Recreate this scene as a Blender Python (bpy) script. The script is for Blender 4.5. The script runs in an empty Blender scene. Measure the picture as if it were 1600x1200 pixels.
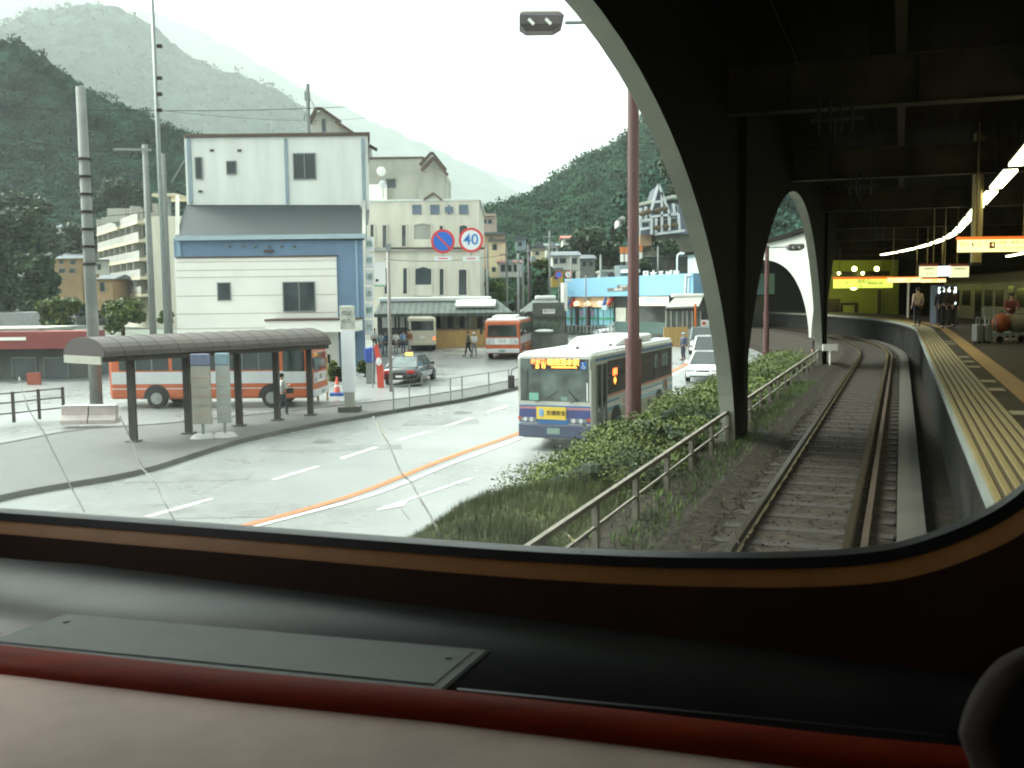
import bpy, math, random
from mathutils import Vector, Matrix, noise, Euler
random.seed(7)
R = math.radians
S = bpy.context.scene
COL = S.collection
# ---------------------------------------------------------------- camera, light, exposure
EYE = 4.6
PITCH, ROLL, FPX = 5.05, -0.7, 1504.0
cam = bpy.data.objects.new('camera', bpy.data.cameras.new('camera'))
COL.objects.link(cam)
cam.location = (0, 0, EYE)
CAMR = Matrix.Rotation(R(90 - PITCH), 3, 'X') @ Matrix.Rotation(R(ROLL), 3, 'Z')
cam.rotation_euler = CAMR.to_euler()
cam.data.sensor_width = 36
cam.data.lens = FPX / 1600 * 36
cam.data.clip_start = 0.05
cam.data.clip_end = 12000
cam.data.dof.use_dof = True; cam.data.dof.focus_distance = 34; cam.data.dof.aperture_fstop = 11
S.camera = cam
W = bpy.data.worlds.new('World'); S.world = W; W.use_nodes = True
nt = W.node_tree; nt.nodes.clear()
sky = nt.nodes.new('ShaderNodeTexSky'); sky.sky_type = 'NISHITA'; sky.sun_disc = False
sky.sun_elevation = R(48); sky.sun_rotation = R(-70); sky.air_density = 1.0; sky.dust_density = 7.0; sky.ozone_density = 1.0
hs = nt.nodes.new('ShaderNodeHueSaturation'); hs.inputs['Saturation'].default_value = 0.16; hs.inputs['Value'].default_value = 1.0
bg = nt.nodes.new('ShaderNodeBackground'); bg.inputs['Strength'].default_value = 0.15
wo = nt.nodes.new('ShaderNodeOutputWorld')
nt.links.new(sky.outputs[0], hs.inputs['Color']); tn = nt.nodes.new('ShaderNodeMixRGB'); tn.blend_type = 'MULTIPLY'; tn.inputs[0].default_value = 1; tn.inputs[2].default_value = (.93, 1.0, .955, 1)
nt.links.new(hs.outputs[0], tn.inputs[1]); nt.links.new(tn.outputs[0], bg.inputs['Color']); nt.links.new(bg.outputs[0], wo.inputs['Surface'])
sl = bpy.data.lights.new('sun', 'SUN'); sl.energy = 1.0; sl.angle = R(25); sl.color = (1, 0.985, 0.95)
so = bpy.data.objects.new('sun', sl); COL.objects.link(so)
so.rotation_euler = Euler((R(42), 0, R(-110)), 'XYZ')
sd = Vector((math.sin(R(-70)) * math.cos(R(48)), math.cos(R(-70)) * math.cos(R(48)), math.sin(R(48))))
so.rotation_euler = sd.to_track_quat('Z', 'Y').to_euler(); so.location = (-20, 10, 60)
S.view_settings.view_transform = 'Standard'; S.view_settings.look = 'None'
S.view_settings.exposure = 1.95; S.view_settings.gamma = 1.0
cy = S.cycles
cy.use_denoising = True; cy.filter_width = 2.0
cy.max_bounces = 6; cy.diffuse_bounces = 3; cy.glossy_bounces = 3; cy.transmission_bounces = 4; cy.transparent_max_bounces = 12
cy.volume_bounces = 1; cy.caustics_reflective = False; cy.caustics_refractive = False
cy.sample_clamp_indirect = 4.0; cy.use_adaptive_sampling = False

# ---------------------------------------------------------------- pixel rays (1600x1200) to places in the world
def ray(px, py):
    return CAMR @ Vector(((px - 800) / FPX, -(py - 600) / FPX, -1.0))
def G(px, py, z=0.0):
    d = ray(px, py); return Vector((0, 0, EYE)) + d * ((z - EYE) / d.z)
def GH(Y):
    """street height: level near the camera, a gentle rise towards the plaza"""
    return .02 * min(max(Y - 28, 0), 47)
def GG(px, py, dz=0.0):
    p = G(px, py, dz)
    for _ in range(12):
        p = G(px, py, GH(p.y) + dz)
    return p
def ONG(x, y, dz=0.0): return Vector((x, y, GH(y) + dz))
def D(px, py, Y):
    d = ray(px, py); return Vector((0, 0, EYE)) + d * (Y / d.y)
HD = R(22.0)
A = Vector((math.sin(HD), math.cos(HD), 0)); RT = Vector((math.cos(HD), -math.sin(HD), 0))
S0, RAD = 42.0, 92.0
def T(s, lat, z=0.0):
    """station frame: s metres along the track from the camera, lat to the right; bends left beyond S0"""
    if s <= S0:
        p = A * s + RT * lat
    else:
        th = (s - S0) / RAD
        h = HD - th
        cx = A * S0 - RT * RAD
        r2 = Vector((math.cos(h), -math.sin(h), 0))
        p = cx + r2 * (RAD + lat)
    return Vector((p.x, p.y, z))
def Thead(s):
    return HD - max(0, s - S0) / RAD
RAILZ = EYE - 2.55; PLATZ = EYE - 1.45

# ---------------------------------------------------------------- materials
MATS = {}
def mat(name, col, rough=0.6, metal=0.0, var=0.12, scale=2.0, bump=0.0, bscale=20.0, emit=None, es=0.0, spec=0.5, col2=None, detail=4, stretch=None, coat=0.0):
    if name in MATS: return MATS[name]
    m = bpy.data.materials.new(name); m.use_nodes = True
    n = m.node_tree; b = n.nodes['Principled BSDF']; L = n.links
    b.inputs['Roughness'].default_value = rough; b.inputs['Metallic'].default_value = metal
    b.inputs['Specular IOR Level'].default_value = spec
    b.inputs['Coat Weight'].default_value = coat
    c = tuple(col) + (1,)
    b.inputs['Base Color'].default_value = c
    tc = None
    if var > 0 or bump > 0 or col2:
        tc = n.nodes.new('ShaderNodeNewGeometry'); src = tc.outputs['Position']
        if stretch:
            mp = n.nodes.new('ShaderNodeMapping'); mp.inputs['Scale'].default_value = stretch
            L.new(src, mp.inputs['Vector']); src = mp.outputs[0]
    if var > 0 or col2:
        nz = n.nodes.new('ShaderNodeTexNoise'); nz.inputs['Scale'].default_value = scale; nz.inputs['Detail'].default_value = detail
        nz.inputs['Roughness'].default_value = 0.6
        L.new(src, nz.inputs['Vector'])
        rp = n.nodes.new('ShaderNodeValToRGB')
        rp.color_ramp.elements[0].position = 0.32; rp.color_ramp.elements[1].position = 0.68
        c1 = tuple(x * (1 - var) for x in col); c2 = col2 if col2 else tuple(min(1, x * (1 + var)) for x in col)
        rp.color_ramp.elements[0].color = c1 + (1,); rp.color_ramp.elements[1].color = tuple(c2) + (1,)
        L.new(nz.outputs[0], rp.inputs[0]); L.new(rp.outputs[0], b.inputs['Base Color'])
        if metal < .5:
            mr = n.nodes.new('ShaderNodeMapRange'); rv = .16 if 'asphalt' in name else .08; mr.inputs['To Min'].default_value = max(.05, rough - rv); mr.inputs['To Max'].default_value = min(1, rough + rv)
            L.new(nz.outputs[0], mr.inputs[0]); L.new(mr.outputs[0], b.inputs['Roughness'])
    if bump > 0:
        nb = n.nodes.new('ShaderNodeTexNoise'); nb.inputs['Scale'].default_value = bscale; nb.inputs['Detail'].default_value = 5
        L.new(src, nb.inputs['Vector'])
        bp = n.nodes.new('ShaderNodeBump'); bp.inputs['Strength'].default_value = 1.0; bp.inputs['Distance'].default_value = bump
        L.new(nb.outputs[0], bp.inputs['Height']); L.new(bp.outputs[0], b.inputs['Normal'])
    if emit:
        b.inputs['Emission Color'].default_value = tuple(emit) + (1,); b.inputs['Emission Strength'].default_value = es
    MATS[name] = m
    return m
def stripes(name, c1, c2, axis, freq, duty=0.5, rough=0.7, bump=0.01, spec=0.2):
    """procedural slats, boards or corrugation across a direction"""
    if name in MATS: return MATS[name]
    m = mat(name, c1, rough, var=0.0, spec=spec); n = m.node_tree; L = n.links; b = n.nodes['Principled BSDF']
    g = n.nodes.new('ShaderNodeNewGeometry'); v = n.nodes.new('ShaderNodeVectorMath'); v.operation = 'DOT_PRODUCT'
    v.inputs[1].default_value = tuple(x * freq for x in axis); L.new(g.outputs['Position'], v.inputs[0])
    f = n.nodes.new('ShaderNodeMath'); f.operation = 'FRACT'; L.new(v.outputs['Value'], f.inputs[0])
    s = n.nodes.new('ShaderNodeMath'); s.operation = 'GREATER_THAN'; s.inputs[1].default_value = duty; L.new(f.outputs[0], s.inputs[0])
    nz = n.nodes.new('ShaderNodeTexNoise'); nz.inputs['Scale'].default_value = 1.5; nz.inputs['Detail'].default_value = 5; L.new(g.outputs['Position'], nz.inputs[0])
    mx = n.nodes.new('ShaderNodeMixRGB'); mx.inputs[1].default_value = tuple(c1) + (1,); mx.inputs[2].default_value = tuple(c2) + (1,)
    L.new(s.outputs[0], mx.inputs[0])
    m2 = n.nodes.new('ShaderNodeMixRGB'); m2.blend_type = 'MULTIPLY'; m2.inputs[0].default_value = 0.6
    r = n.nodes.new('ShaderNodeValToRGB'); r.color_ramp.elements[0].position = .3; r.color_ramp.elements[0].color = (.5, .5, .5, 1); r.color_ramp.elements[1].position = .65
    L.new(nz.outputs[0], r.inputs[0]); L.new(mx.outputs[0], m2.inputs[1]); L.new(r.outputs[0], m2.inputs[2]); L.new(m2.outputs[0], b.inputs['Base Color'])
    bp = n.nodes.new('ShaderNodeBump'); bp.inputs['Distance'].default_value = bump; L.new(s.outputs[0], bp.inputs['Height']); L.new(bp.outputs[0], b.inputs['Normal'])
    return m

# ---------------------------------------------------------------- mesh building
class MB:
    def __init__(s): s.v = []; s.f = []
    def add(s, vs, fs):
        o = len(s.v); s.v += [Vector(p) for p in vs]; s.f += [tuple(i + o for i in f) for f in fs]; return s
    def quad(s, a, b, c, d): return s.add([a, b, c, d], [(0, 1, 2, 3)])
    def poly(s, pts): return s.add(pts, [tuple(range(len(pts)))])
    def box(s, x0, x1, y0, y1, z0, z1):
        return s.add([(x0, y0, z0), (x1, y0, z0), (x1, y1, z0), (x0, y1, z0), (x0, y0, z1), (x1, y0, z1), (x1, y1, z1), (x0, y1, z1)],
                     [(0, 3, 2, 1), (4, 5, 6, 7), (0, 1, 5, 4), (1, 2, 6, 5), (2, 3, 7, 6), (3, 0, 4, 7)])
    def obox(s, c, ax, ay, az):
        """box with centre c and half axes"""
        c = Vector(c); ax = Vector(ax); ay = Vector(ay); az = Vector(az); P = []
        for k in (-1, 1):
            P += [c - ax - ay + az * k, c + ax - ay + az * k, c + ax + ay + az * k, c - ax + ay + az * k]
        return s.add(P, [(0, 3, 2, 1), (4, 5, 6, 7), (0, 1, 5, 4), (1, 2, 6, 5), (2, 3, 7, 6), (3, 0, 4, 7)])
    def prism(s, pts, off):
        """closed outline pts pushed by off"""
        n = len(pts); off = Vector(off); P = [Vector(p) for p in pts] + [Vector(p) + off for p in pts]
        F = [tuple(range(n))[::-1], tuple(range(n, 2 * n))] + [(i, (i + 1) % n, n + (i + 1) % n, n + i) for i in range(n)]
        return s.add(P, F)
    def bar(s, a, b, w, h=None, up=(0, 0, 1)):
        a = Vector(a); b = Vector(b); h = h or w; d = (b - a); L = d.length; d.normalize()
        u = Vector(up)
        if abs(d.dot(u)) > .97: u = Vector((0, 1, 0))
        sx = d.cross(u).normalized(); uz = sx.cross(d)
        return s.obox((a + b) / 2, sx * w / 2, d * L / 2, uz * h / 2)
    def tube(s, pts, r, n=8, caps=True):
        pts = [Vector(p) for p in pts]; rs = r if isinstance(r, (list, tuple)) else [r] * len(pts); rings = []
        up = None
        for i, p in enumerate(pts):
            d = (pts[min(i + 1, len(pts) - 1)] - pts[max(i - 1, 0)]).normalized()
            if up is None: up = Vector((0, 0, 1)) if abs(d.z) < .95 else Vector((0, 1, 0))
            x = d.cross(up).normalized(); y = x.cross(d).normalized(); up = y
            rings.append([p + x * math.cos(2 * math.pi * k / n) * rs[i] + y * math.sin(2 * math.pi * k / n) * rs[i] for k in range(n)])
        return s.loft(rings, True, caps)
    def loft(s, rings, closed=True, caps=True):
        n = len(rings[0]); o = [p for rg in rings for p in rg]; F = []
        for i in range(len(rings) - 1):
            for k in range(n if closed else n - 1):
                k2 = (k + 1) % n
                F.append((i * n + k, i * n + k2, (i + 1) * n + k2, (i + 1) * n + k))
        if caps and closed:
            F.append(tuple(range(n))[::-1]); F.append(tuple((len(rings) - 1) * n + k for k in range(n)))
        return s.add(o, F)
    def ball(s, c, rx, ry=None, rz=None, n=10, m=7):
        c = Vector(c); ry = ry or rx; rz = rz or rx; rings = []
        for i in range(m + 1):
            t = math.pi * (i + .02) / (m + .04)
            rings.append([c + Vector((rx * math.sin(t) * math.cos(2 * math.pi * k / n), ry * math.sin(t) * math.sin(2 * math.pi * k / n), -rz * math.cos(t))) for k in range(n)])
        return s.loft(rings)
    def build(s, name, m, parent=None, local=False, smooth=False, bevel=0.0, tags=None):
        me = bpy.data.meshes.new(name)
        vs = s.v
        if parent is not None and not local:
            inv = WM[parent.name].inverted(); vs = [inv @ p for p in vs]
        me.from_pydata([tuple(p) for p in vs], [], s.f); me.materials.append(m)
        if smooth:
            for p in me.polygons: p.use_smooth = True
        me.update()
        o = bpy.data.objects.new(name, me); COL.objects.link(o)
        if parent is not None: o.parent = parent; WM[o.name] = WM[parent.name]
        if bevel > 0:
            b = o.modifiers.new('bevel', 'BEVEL'); b.width = bevel; b.segments = 2; b.limit_method = 'ANGLE'; b.angle_limit = R(40)
        if tags: tag(o, *tags)
        return o
WM = {}
def tag(o, label=None, cat=None, group=None, kind=None):
    if label: o['label'] = label
    if cat: o['category'] = cat
    if group: o['group'] = group
    if kind: o['kind'] = kind
    return o
def thing(name, label, cat, loc=(0, 0, 0), rz=0.0, group=None, scale=1.0):
    o = bpy.data.objects.new(name, None); COL.objects.link(o); o.empty_display_size = .2
    o.location = loc; o.rotation_euler = (0, 0, rz); o.scale = (scale,) * 3
    WM[o.name] = Matrix.Translation(Vector(loc)) @ Matrix.Rotation(rz, 4, 'Z') @ Matrix.Scale(scale, 4)
    return tag(o, label, cat, group)
def struct(name, mb, m, **k):
    o = mb.build(name, m, **k); o['kind'] = 'structure'; return o
def clone(root, loc, rz=None, label=None, group=None):
    r = root.copy(); COL.objects.link(r); r.location = loc
    if rz is not None: r.rotation_euler = (0, 0, rz)
    WM[r.name] = Matrix.Translation(Vector(loc)) @ Matrix.Rotation(r.rotation_euler.z, 4, 'Z')
    if label: r['label'] = label
    if group: r['group'] = group
    def kids(a, b):
        for ch in list(a.children):
            c = ch.copy(); COL.objects.link(c); c.parent = b; kids(ch, c)
    kids(root, r)
    return r
def text(body, size, m, parent, origin, xdir, ydir, name='lettering', depth=0.01, world=True, bold=0.0, align='CENTER'):
    """flat lettering; origin is the middle of the text; parent None leaves it at top level"""
    cu = bpy.data.curves.new('lettering', 'FONT'); cu.body = body; cu.size = size; cu.align_x = align; cu.align_y = 'CENTER'; cu.extrude = depth / 2; cu.offset = bold
    cu.resolution_u = 3
    t = bpy.data.objects.new('tmp', cu); COL.objects.link(t)
    me = bpy.data.meshes.new_from_object(t.evaluated_get(bpy.context.evaluated_depsgraph_get()))
    bpy.data.objects.remove(t); bpy.data.curves.remove(cu)
    x = Vector(xdir).normalized(); y = Vector(ydir).normalized(); z = x.cross(y).normalized(); y = z.cross(x)
    M = Matrix((x, y, z)).transposed().to_4x4(); M.translation = Vector(origin)
    if world and parent is not None: M = WM[parent.name].inverted() @ M
    me.transform(M); me.materials.clear(); me.materials.append(m); me.name = name
    o = bpy.data.objects.new(name, me); COL.objects.link(o)
    if parent is not None: o.parent = parent
    return o

# common materials
ASPH = mat('wet_asphalt', (.225, .236, .228), .30, var=.13, scale=.22, detail=9, bump=.004, bscale=60, spec=.6)
PAVE = mat('paving', (.085, .087, .08), .6, var=.2, scale=1.2, bump=.004, bscale=30)
KERB = mat('kerb_stone', (.075, .078, .065), .7, var=.25, scale=2)
WHITE_LINE = mat('white_road_paint', (.66, .66, .60), .5, var=.2, scale=3)
ORANGE_LINE = mat('orange_road_paint', (.50, .13, .025), .5, var=.15, scale=3)
CONC_L = mat('pale_concrete', (.44, .455, .40), .75, var=.12, scale=.7, bump=.003, bscale=12)
CONC_D = mat('shaded_concrete', (.0065, .0055, .0035), .85, var=.35, scale=.8, spec=.06)  # arcade concrete on its shaded inner side; the shade is put into the colour
STEEL_D = mat('dark_steel', (.02, .018, .013), .5, var=.3, scale=1.5, spec=.2)
BLACK = mat('black_rubber', (.012, .012, .012), .55, var=.2, scale=4)
GLASSD = mat('dark_window_glass', (.018, .028, .026), .08, var=0, spec=.8)
CHROME = mat('bright_metal', (.55, .56, .56), .25, metal=.9, var=0)
GREYM = mat('grey_galvanised', (.22, .25, .24), .5, metal=.3, var=.12, scale=3)
WHITEP = mat('white_paint', (.72, .73, .70), .35, var=.05, scale=2, coat=.3)
LAMP_W = mat('fluorescent_diffuser', (.9, .9, .8), .5, var=0, emit=(1.0, .92, .55), es=3.2)
# ================================================================ ground, road, markings
struct('ground', MB().add([(x, y, GH(y) - .02) for y in (-300, 28, 75, 4700) for x in (-3200, 3200)], [(0, 1, 3, 2), (2, 3, 5, 4), (4, 5, 7, 6)]), mat('ground_far', (.10, .12, .09), .8, var=.25, scale=.05))
def band(l0, l1, s0, s1, z, step=2.0, fn=T):
    mb = MB(); n = max(1, int(math.ceil((s1 - s0) / step)))
    P = []
    for i in range(n + 1):
        s = s0 + (s1 - s0) * i / n
        P += [fn(s, l0, z), fn(s, l1, z)]
    return mb.add(P, [(2 * i, 2 * i + 1, 2 * i + 3, 2 * i + 2) for i in range(n)])
struct('road', MB().add([(x, y, GH(y)) for y in (-30, 28, 75, 112) for x in (-75, 62)], [(0, 1, 3, 2), (2, 3, 5, 4), (4, 5, 7, 6)]), ASPH)
for i, (x, y, a, b) in enumerate(((300, 745, 1.6, .7), (520, 700, 2.2, .5), (690, 640 + 20, 1.4, .6), (250, 800, 2.6, .8), (700, 600, 3.0, 1.2), (640, 580, 2.0, .8))):
    c = GG(x, y); struct('asphalt_patch', MB().add([ONG(c.x + u, c.y + v, .006) for u, v in ((-a, -b), (a, -b * .8), (a * .95, b), (-a * .9, b * 1.1))], [(0, 1, 2, 3)]), mat('asphalt_patch', (.165, .172, .166), .45, var=.2, scale=1.5, bump=.003, bscale=50))
for i, (x, y) in enumerate(((505, 690), (722, 645), (690, 585))):
    c = GG(x, y); n_ = 20; struct('manhole_cover', MB().add([ONG(c.x + .33 * math.cos(6.283 * k / n_), c.y + .33 * math.sin(6.283 * k / n_), .010) for k in range(n_)], [tuple(range(n_))]), mat('manhole_iron', (.12, .12, .115), .5, metal=.4, var=.3, scale=12))
# the road runs beside the track; KP turns a road station into the world: curb points read on the street plane
def smooth(pts, n=8):
    out = []
    P = [pts[0]] + pts + [pts[-1]]
    for i in range(1, len(P) - 2):
        for k in range(n):
            t = k / n; p0, p1, p2, p3 = P[i - 1], P[i], P[i + 1], P[i + 2]
            out.append(.5 * ((2 * p1) + (p2 - p0) * t + (2 * p0 - 5 * p1 + 4 * p2 - p3) * t * t + (3 * p1 - p0 - 3 * p2 + p3) * t ** 3))
    out.append(pts[-1]); return out
def gpx(pts, z=0): return [GG(x, y, z) for x, y in pts]
def strip(path, w, z):
    mb = MB(); P = []
    if len(path) == 2: path = [path[0].lerp(path[1], k / 6) for k in range(7)]
    for i, p in enumerate(path):
        d = (path[min(i + 1, len(path) - 1)] - path[max(i - 1, 0)]).normalized(); n = Vector((-d.y, d.x, 0))
        a = p + n * w / 2; b = p - n * w / 2; P += [ONG(a.x, a.y, z), ONG(b.x, b.y, z)]
    return mb.add(P, [(2 * i, 2 * i + 1, 2 * i + 3, 2 * i + 2) for i in range(len(path) - 1)])
curb = smooth(gpx([(-260, 860), (0, 782), (200, 745), (300, 715), (380, 691), (500, 665), (640, 641), (730, 626), (800, 610), (880, 590)]))
orange = smooth(gpx([(60, 905), (250, 855), (400, 817), (560, 771), (700, 716), (800, 681), (880, 650), (960, 618), (1040, 585), (1080, 565)]))
white2 = smooth(gpx([(130, 905), (300, 850), (430, 815), (590, 771), (710, 723), (800, 690), (885, 656), (962, 624), (1045, 589), (1080, 571)]))
struct('orange_centre_line', strip(orange, .22, .012), ORANGE_LINE)
struct('white_centre_line', strip(white2, .16, .016), WHITE_LINE)
dm = MB()
for a, b in (((20, 863), (130, 836)), ((428, 750), (497, 729)), ((533, 717), (588, 699)), ((624, 688), (669, 675)), ((697, 666), (738, 653)), ((762, 644), (792, 635)), ((230, 808), (330, 780))):
    dm.v; st = strip([GG(*a), GG(*b)], .17, .012); dm.add(st.v, st.f)
# near lane arrow and dash
for a, b in (((592, 797), (735, 748)),):
    st = strip([GG(*a), GG(*b)], .12, .012); dm.add(st.v, st.f)
dm.add([GG(590, 797, .013), GG(640, 778, .013), GG(632, 790, .013)], [(0, 1, 2)])
struct('white_lane_dashes', dm, WHITE_LINE)
# pavement island between the road and the bus lane
outer = curb
inner = smooth(gpx([(-260, 740), (0, 700), (120, 678), (250, 668), (380, 655), (500, 642), (640, 626), (730, 612), (800, 598), (880, 581)]))
pv = MB(); P = []
for a, b in zip(outer, inner): P += [ONG(a.x, a.y, .13), ONG(b.x, b.y, .13)]
pv.add(P, [(2 * i, 2 * i + 1, 2 * i + 3, 2 * i + 2) for i in range(len(outer) - 1)])
struct('pavement', pv, PAVE)
kb = MB()
for path, sgn in ((outer, 1), (inner, -1)):
    P = []
    for i, p in enumerate(path):
        d = (path[min(i + 1, len(path) - 1)] - path[max(i - 1, 0)]).normalized(); n = Vector((d.y, -d.x, 0)) * sgn
        P += [ONG(p.x, p.y, -.03) + n * .12, ONG(p.x, p.y, .15) + n * .10, ONG(p.x, p.y, .15) - n * .08, ONG(p.x, p.y, .05) - n * .08]
    kb.add(P, [(4 * i + k, 4 * i + k + 1, 4 * i + k + 5, 4 * i + k + 4) for i in range(len(path) - 1) for k in range(3)])
struct('kerb', kb, KERB)
# marks of the bus lane behind the island
ml = MB()
for a, b in (((0, 752), (75, 738)), ((560, 648), (625, 640)), ((640, 637), (705, 627)), ((740, 620), (790, 611)), ((480, 630), (520, 627))):
    st = strip([GG(*a), GG(*b)], .25, .145 if a[0] < 100 else .012); ml.add(st.v, st.f)
struct('bus_lane_lines', ml, WHITE_LINE)

# ================================================================ hills
def hill(name, ridge, Yr, Yb, zb, ca, cell, grid, m, back=60, side=0, jit=0.0, crowns=0, cr=3.2, lq=22, ls=.8):
    """wooded hillside whose crest follows ridge (pixels at depth Yr); the slope runs down towards the camera to depth Yb"""
    pts = smooth([D(x, y, Yr + (k * side)) for k, (x, y) in enumerate(ridge)], 10)
    # resample evenly
    seg = [0]
    for a, b in zip(pts, pts[1:]): seg.append(seg[-1] + (b - a).length)
    n = int(seg[-1] / grid) + 1; top = []; j = 0
    for i in range(n + 1):
        t = seg[-1] * i / n
        while j < len(seg) - 2 and seg[j + 1] < t: j += 1
        u = (t - seg[j]) / max(1e-6, seg[j + 1] - seg[j]); top.append(pts[j].lerp(pts[j + 1], u))
    mb = MB(); m_ = int((Yr - Yb) / grid / .8) + 2; nb = 6; rows = []
    for i in range(m_ + 1):
        v = i / m_; row = []
        for p in top:
            q = Vector((p.x, Yb + (p.y - Yb) * v, zb + (p.z - zb) * (v ** 1.15)))
            big = noise.noise(q * (2.2 / (Yr - Yb)) + Vector((3, 7, 1))) * (Yr - Yb) * .22 * math.sin(math.pi * v)
            q.z += big * .5; q.y += big * .3
            d = noise.voronoi(Vector((q.x, q.y, 0)) / cell)[0][0]
            q.z += ca * math.sqrt(max(0, 1 - min(1, d) ** 2)) + noise.noise(q * (3 / cell)) * ca * .3 - ca * .7
            q.y -= ca * .5 * (1 - d)
            if jit: q += Vector((random.uniform(-jit, jit), random.uniform(-jit, jit), random.uniform(-jit, jit)))
            row.append(q)
        rows.append(row)
    for i in range(1, nb):
        rows.append([p + Vector((0, back * i / nb, -back * i * i / nb * .35)) for p in rows[m_]])
    mb.loft(rows, closed=False, caps=False)
    o = struct(name, mb, m, smooth=(jit == 0))
    fm = MB(); V = fm.v; F = fm.f
    for _ in range(crowns):
        i = int(m_ * random.random() ** .8); r = rows[min(m_, i + 1)]; c = random.choice(r) + Vector((random.uniform(-1, 1) * grid, random.uniform(-1, 1) * grid, cr * random.uniform(-.1, .35)))
        rr_ = cr * random.uniform(.6, 1.25)
        for q in range(lq):
            d = Vector((random.gauss(0, 1), random.gauss(0, 1), random.gauss(.35, .8))).normalized() * rr_ * random.uniform(.3, 1.0); d.z *= .8
            p = c + d; s = ls * random.uniform(.6, 1.3); a = Vector((random.gauss(0, 1), random.gauss(0, 1), random.gauss(0, .7))).normalized(); b = a.orthogonal().normalized()
            k = len(V); V += [p - a * s, p + b * s * .7, p + a * s, p - b * s * .7]; F.append((k, k + 1, k + 2, k + 3))
    if crowns:
        f = fm.build('forest', m); f['kind'] = 'stuff'
    return o
FOR_N = mat('forest_near', (.005, .020, .017), .9, var=.5, scale=.12, bump=.3, bscale=1.5, col2=(.034, .090, .060), spec=.1)
FOR_R = mat('forest_right', (.005, .024, .016), .9, var=.45, scale=.15, bump=.3, bscale=1.2, col2=(.036, .092, .046), spec=.1)
FOR_F = mat('forest_far', (.008, .03, .026), .9, var=.4, scale=.03, bump=1.5, bscale=.2, col2=(.026, .06, .045), spec=.1)
hill('hill_left', [(-500, -150), (-250, -60), (-100, 10), (0, 62), (60, 86), (125, 135), (190, 165), (240, 190), (300, 220), (380, 262), (470, 310), (560, 360), (620, 400)], 270, 172, 2, 3.2, 5.5, 1.0, FOR_N, jit=.42, crowns=4200, cr=2.6, lq=46, ls=.36)
hill('mountain_middle', [(-400, 90), (-150, 70), (0, 45), (50, 22), (100, 14), (150, 8), (190, 16), (250, 50), (290, 85), (340, 108), (400, 128), (450, 152), (520, 215), (600, 270), (700, 330), (800, 390)], 1700, 750, 10, 12, 24, 8.5, FOR_F, jit=2.0, crowns=5200, cr=9, lq=18, ls=2.1)
hill('mountain_far', [(-100, -80), (60, -30), (180, 10), (260, 27), (320, 52), (400, 96), (480, 142), (560, 178), (640, 215), (720, 252), (790, 290), (850, 330), (940, 380)], 3500, 2400, 20, 18, 44, 19, FOR_F)
hill('mountain_pale', [(500, 200), (600, 225), (700, 250), (770, 268), (830, 290), (900, 300), (1000, 300), (1200, 310)], 4300, 3700, 20, 18, 50, 24, FOR_F)
hill('hill_right', [(740, 362), (775, 345), (800, 334), (850, 300), (900, 264), (930, 246), (985, 214), (1010, 185), (1060, 150), (1130, 110), (1230, 60), (1400, 20)], 330, 150, 3, 4.2, 7.5, 1.3, FOR_R, jit=.5, crowns=5600, cr=3.2, lq=36, ls=.48)
hill('wooded_rise', [(960, 330), (1000, 300), (1030, 255), (1060, 225), (1100, 215), (1150, 240), (1210, 300), (1250, 312), (1290, 330)], 175, 128, 2, 2.6, 4.5, .8, FOR_N, jit=.3, crowns=700, cr=2.4, ls=.5)

# ================================================================ railway: ballast, rails, sleepers
def slab(l0, l1, s0, s1, z0, z1, step=2.0):
    mb = MB(); n = max(1, int((s1 - s0) / step)); rings = []
    for i in range(n + 1):
        s = s0 + (s1 - s0) * i / n
        rings.append([T(s, l0, z0), T(s, l1, z0), T(s, l1, z1), T(s, l0, z1)])
    return mb.loft(rings)
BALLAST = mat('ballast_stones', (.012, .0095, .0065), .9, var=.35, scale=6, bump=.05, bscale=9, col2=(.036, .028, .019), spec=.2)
emb = MB(); rings = []
for i in range(64):
    s = -20 + i * 2
    rings.append([T(s, -5.35, 0), T(s, -5.0, 1.2), T(s, -3.4, RAILZ - .05), T(s, -2.25, RAILZ - .02), T(s, -1.85, RAILZ - .14), T(s, -.2, RAILZ - .13), T(s, .9, RAILZ - .3), T(s, .9, 0)])
emb.loft(rings, closed=False, caps=False)
struct('embankment', emb, BALLAST)
RAILM = mat('rail_steel', (.07, .052, .032), .38, metal=.85, var=.3, scale=5)
tr = thing('railway_track', 'curved railway track with two rails running beside the platform', 'track', T(20, -1.02, RAILZ - .2))
def sweep(lat, z, prof, s0, s1, step=1.5):
    n = int((s1 - s0) / step); return MB().loft([[T(s0 + (s1 - s0) * i / n, lat + a, z + b) for a, b in prof] for i in range(n + 1)])
RP = [(-.065, -.15), (.065, -.15), (.02, -.12), (.02, -.04), (.035, -.03), (.035, 0), (-.035, 0), (-.035, -.03), (-.02, -.04), (-.02, -.12)]
for lat in (-1.57, -.47): sweep(lat, RAILZ, RP, -6, 96).build('rail', RAILM, tr)
sweep(-.30, RAILZ - .02, RP, -6, 96).build('guard_rail', mat('rusty_rail', (.045, .03, .02), .6, metal=.4, var=.3, scale=6), tr)
SLP = mat('sleeper_timber', (.014, .011, .008), .95, var=.3, scale=4)
for i in range(95):
    s = .5 + i * .72; h = Thead(s); ax = Vector((math.cos(h), -math.sin(h), 0)); ay = Vector((math.sin(h), math.cos(h), 0))
    MB().obox(T(s, -1.02, RAILZ - .185), ax * 1.0, ay * .11, (0, 0, .055)).build('sleeper', SLP, tr)
cn = thing('cable_trough', 'low concrete cable trough between the rail and the platform wall', 'cable trough', T(10, .15, RAILZ - .2))
sweep(.16, RAILZ - .12, [(-.13, -.16), (.13, -.16), (.13, .03), (-.13, .03)], -4, 60).build('trough', mat('trough_concrete', (.03, .026, .02), .85, var=.2, scale=3), cn)
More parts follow.
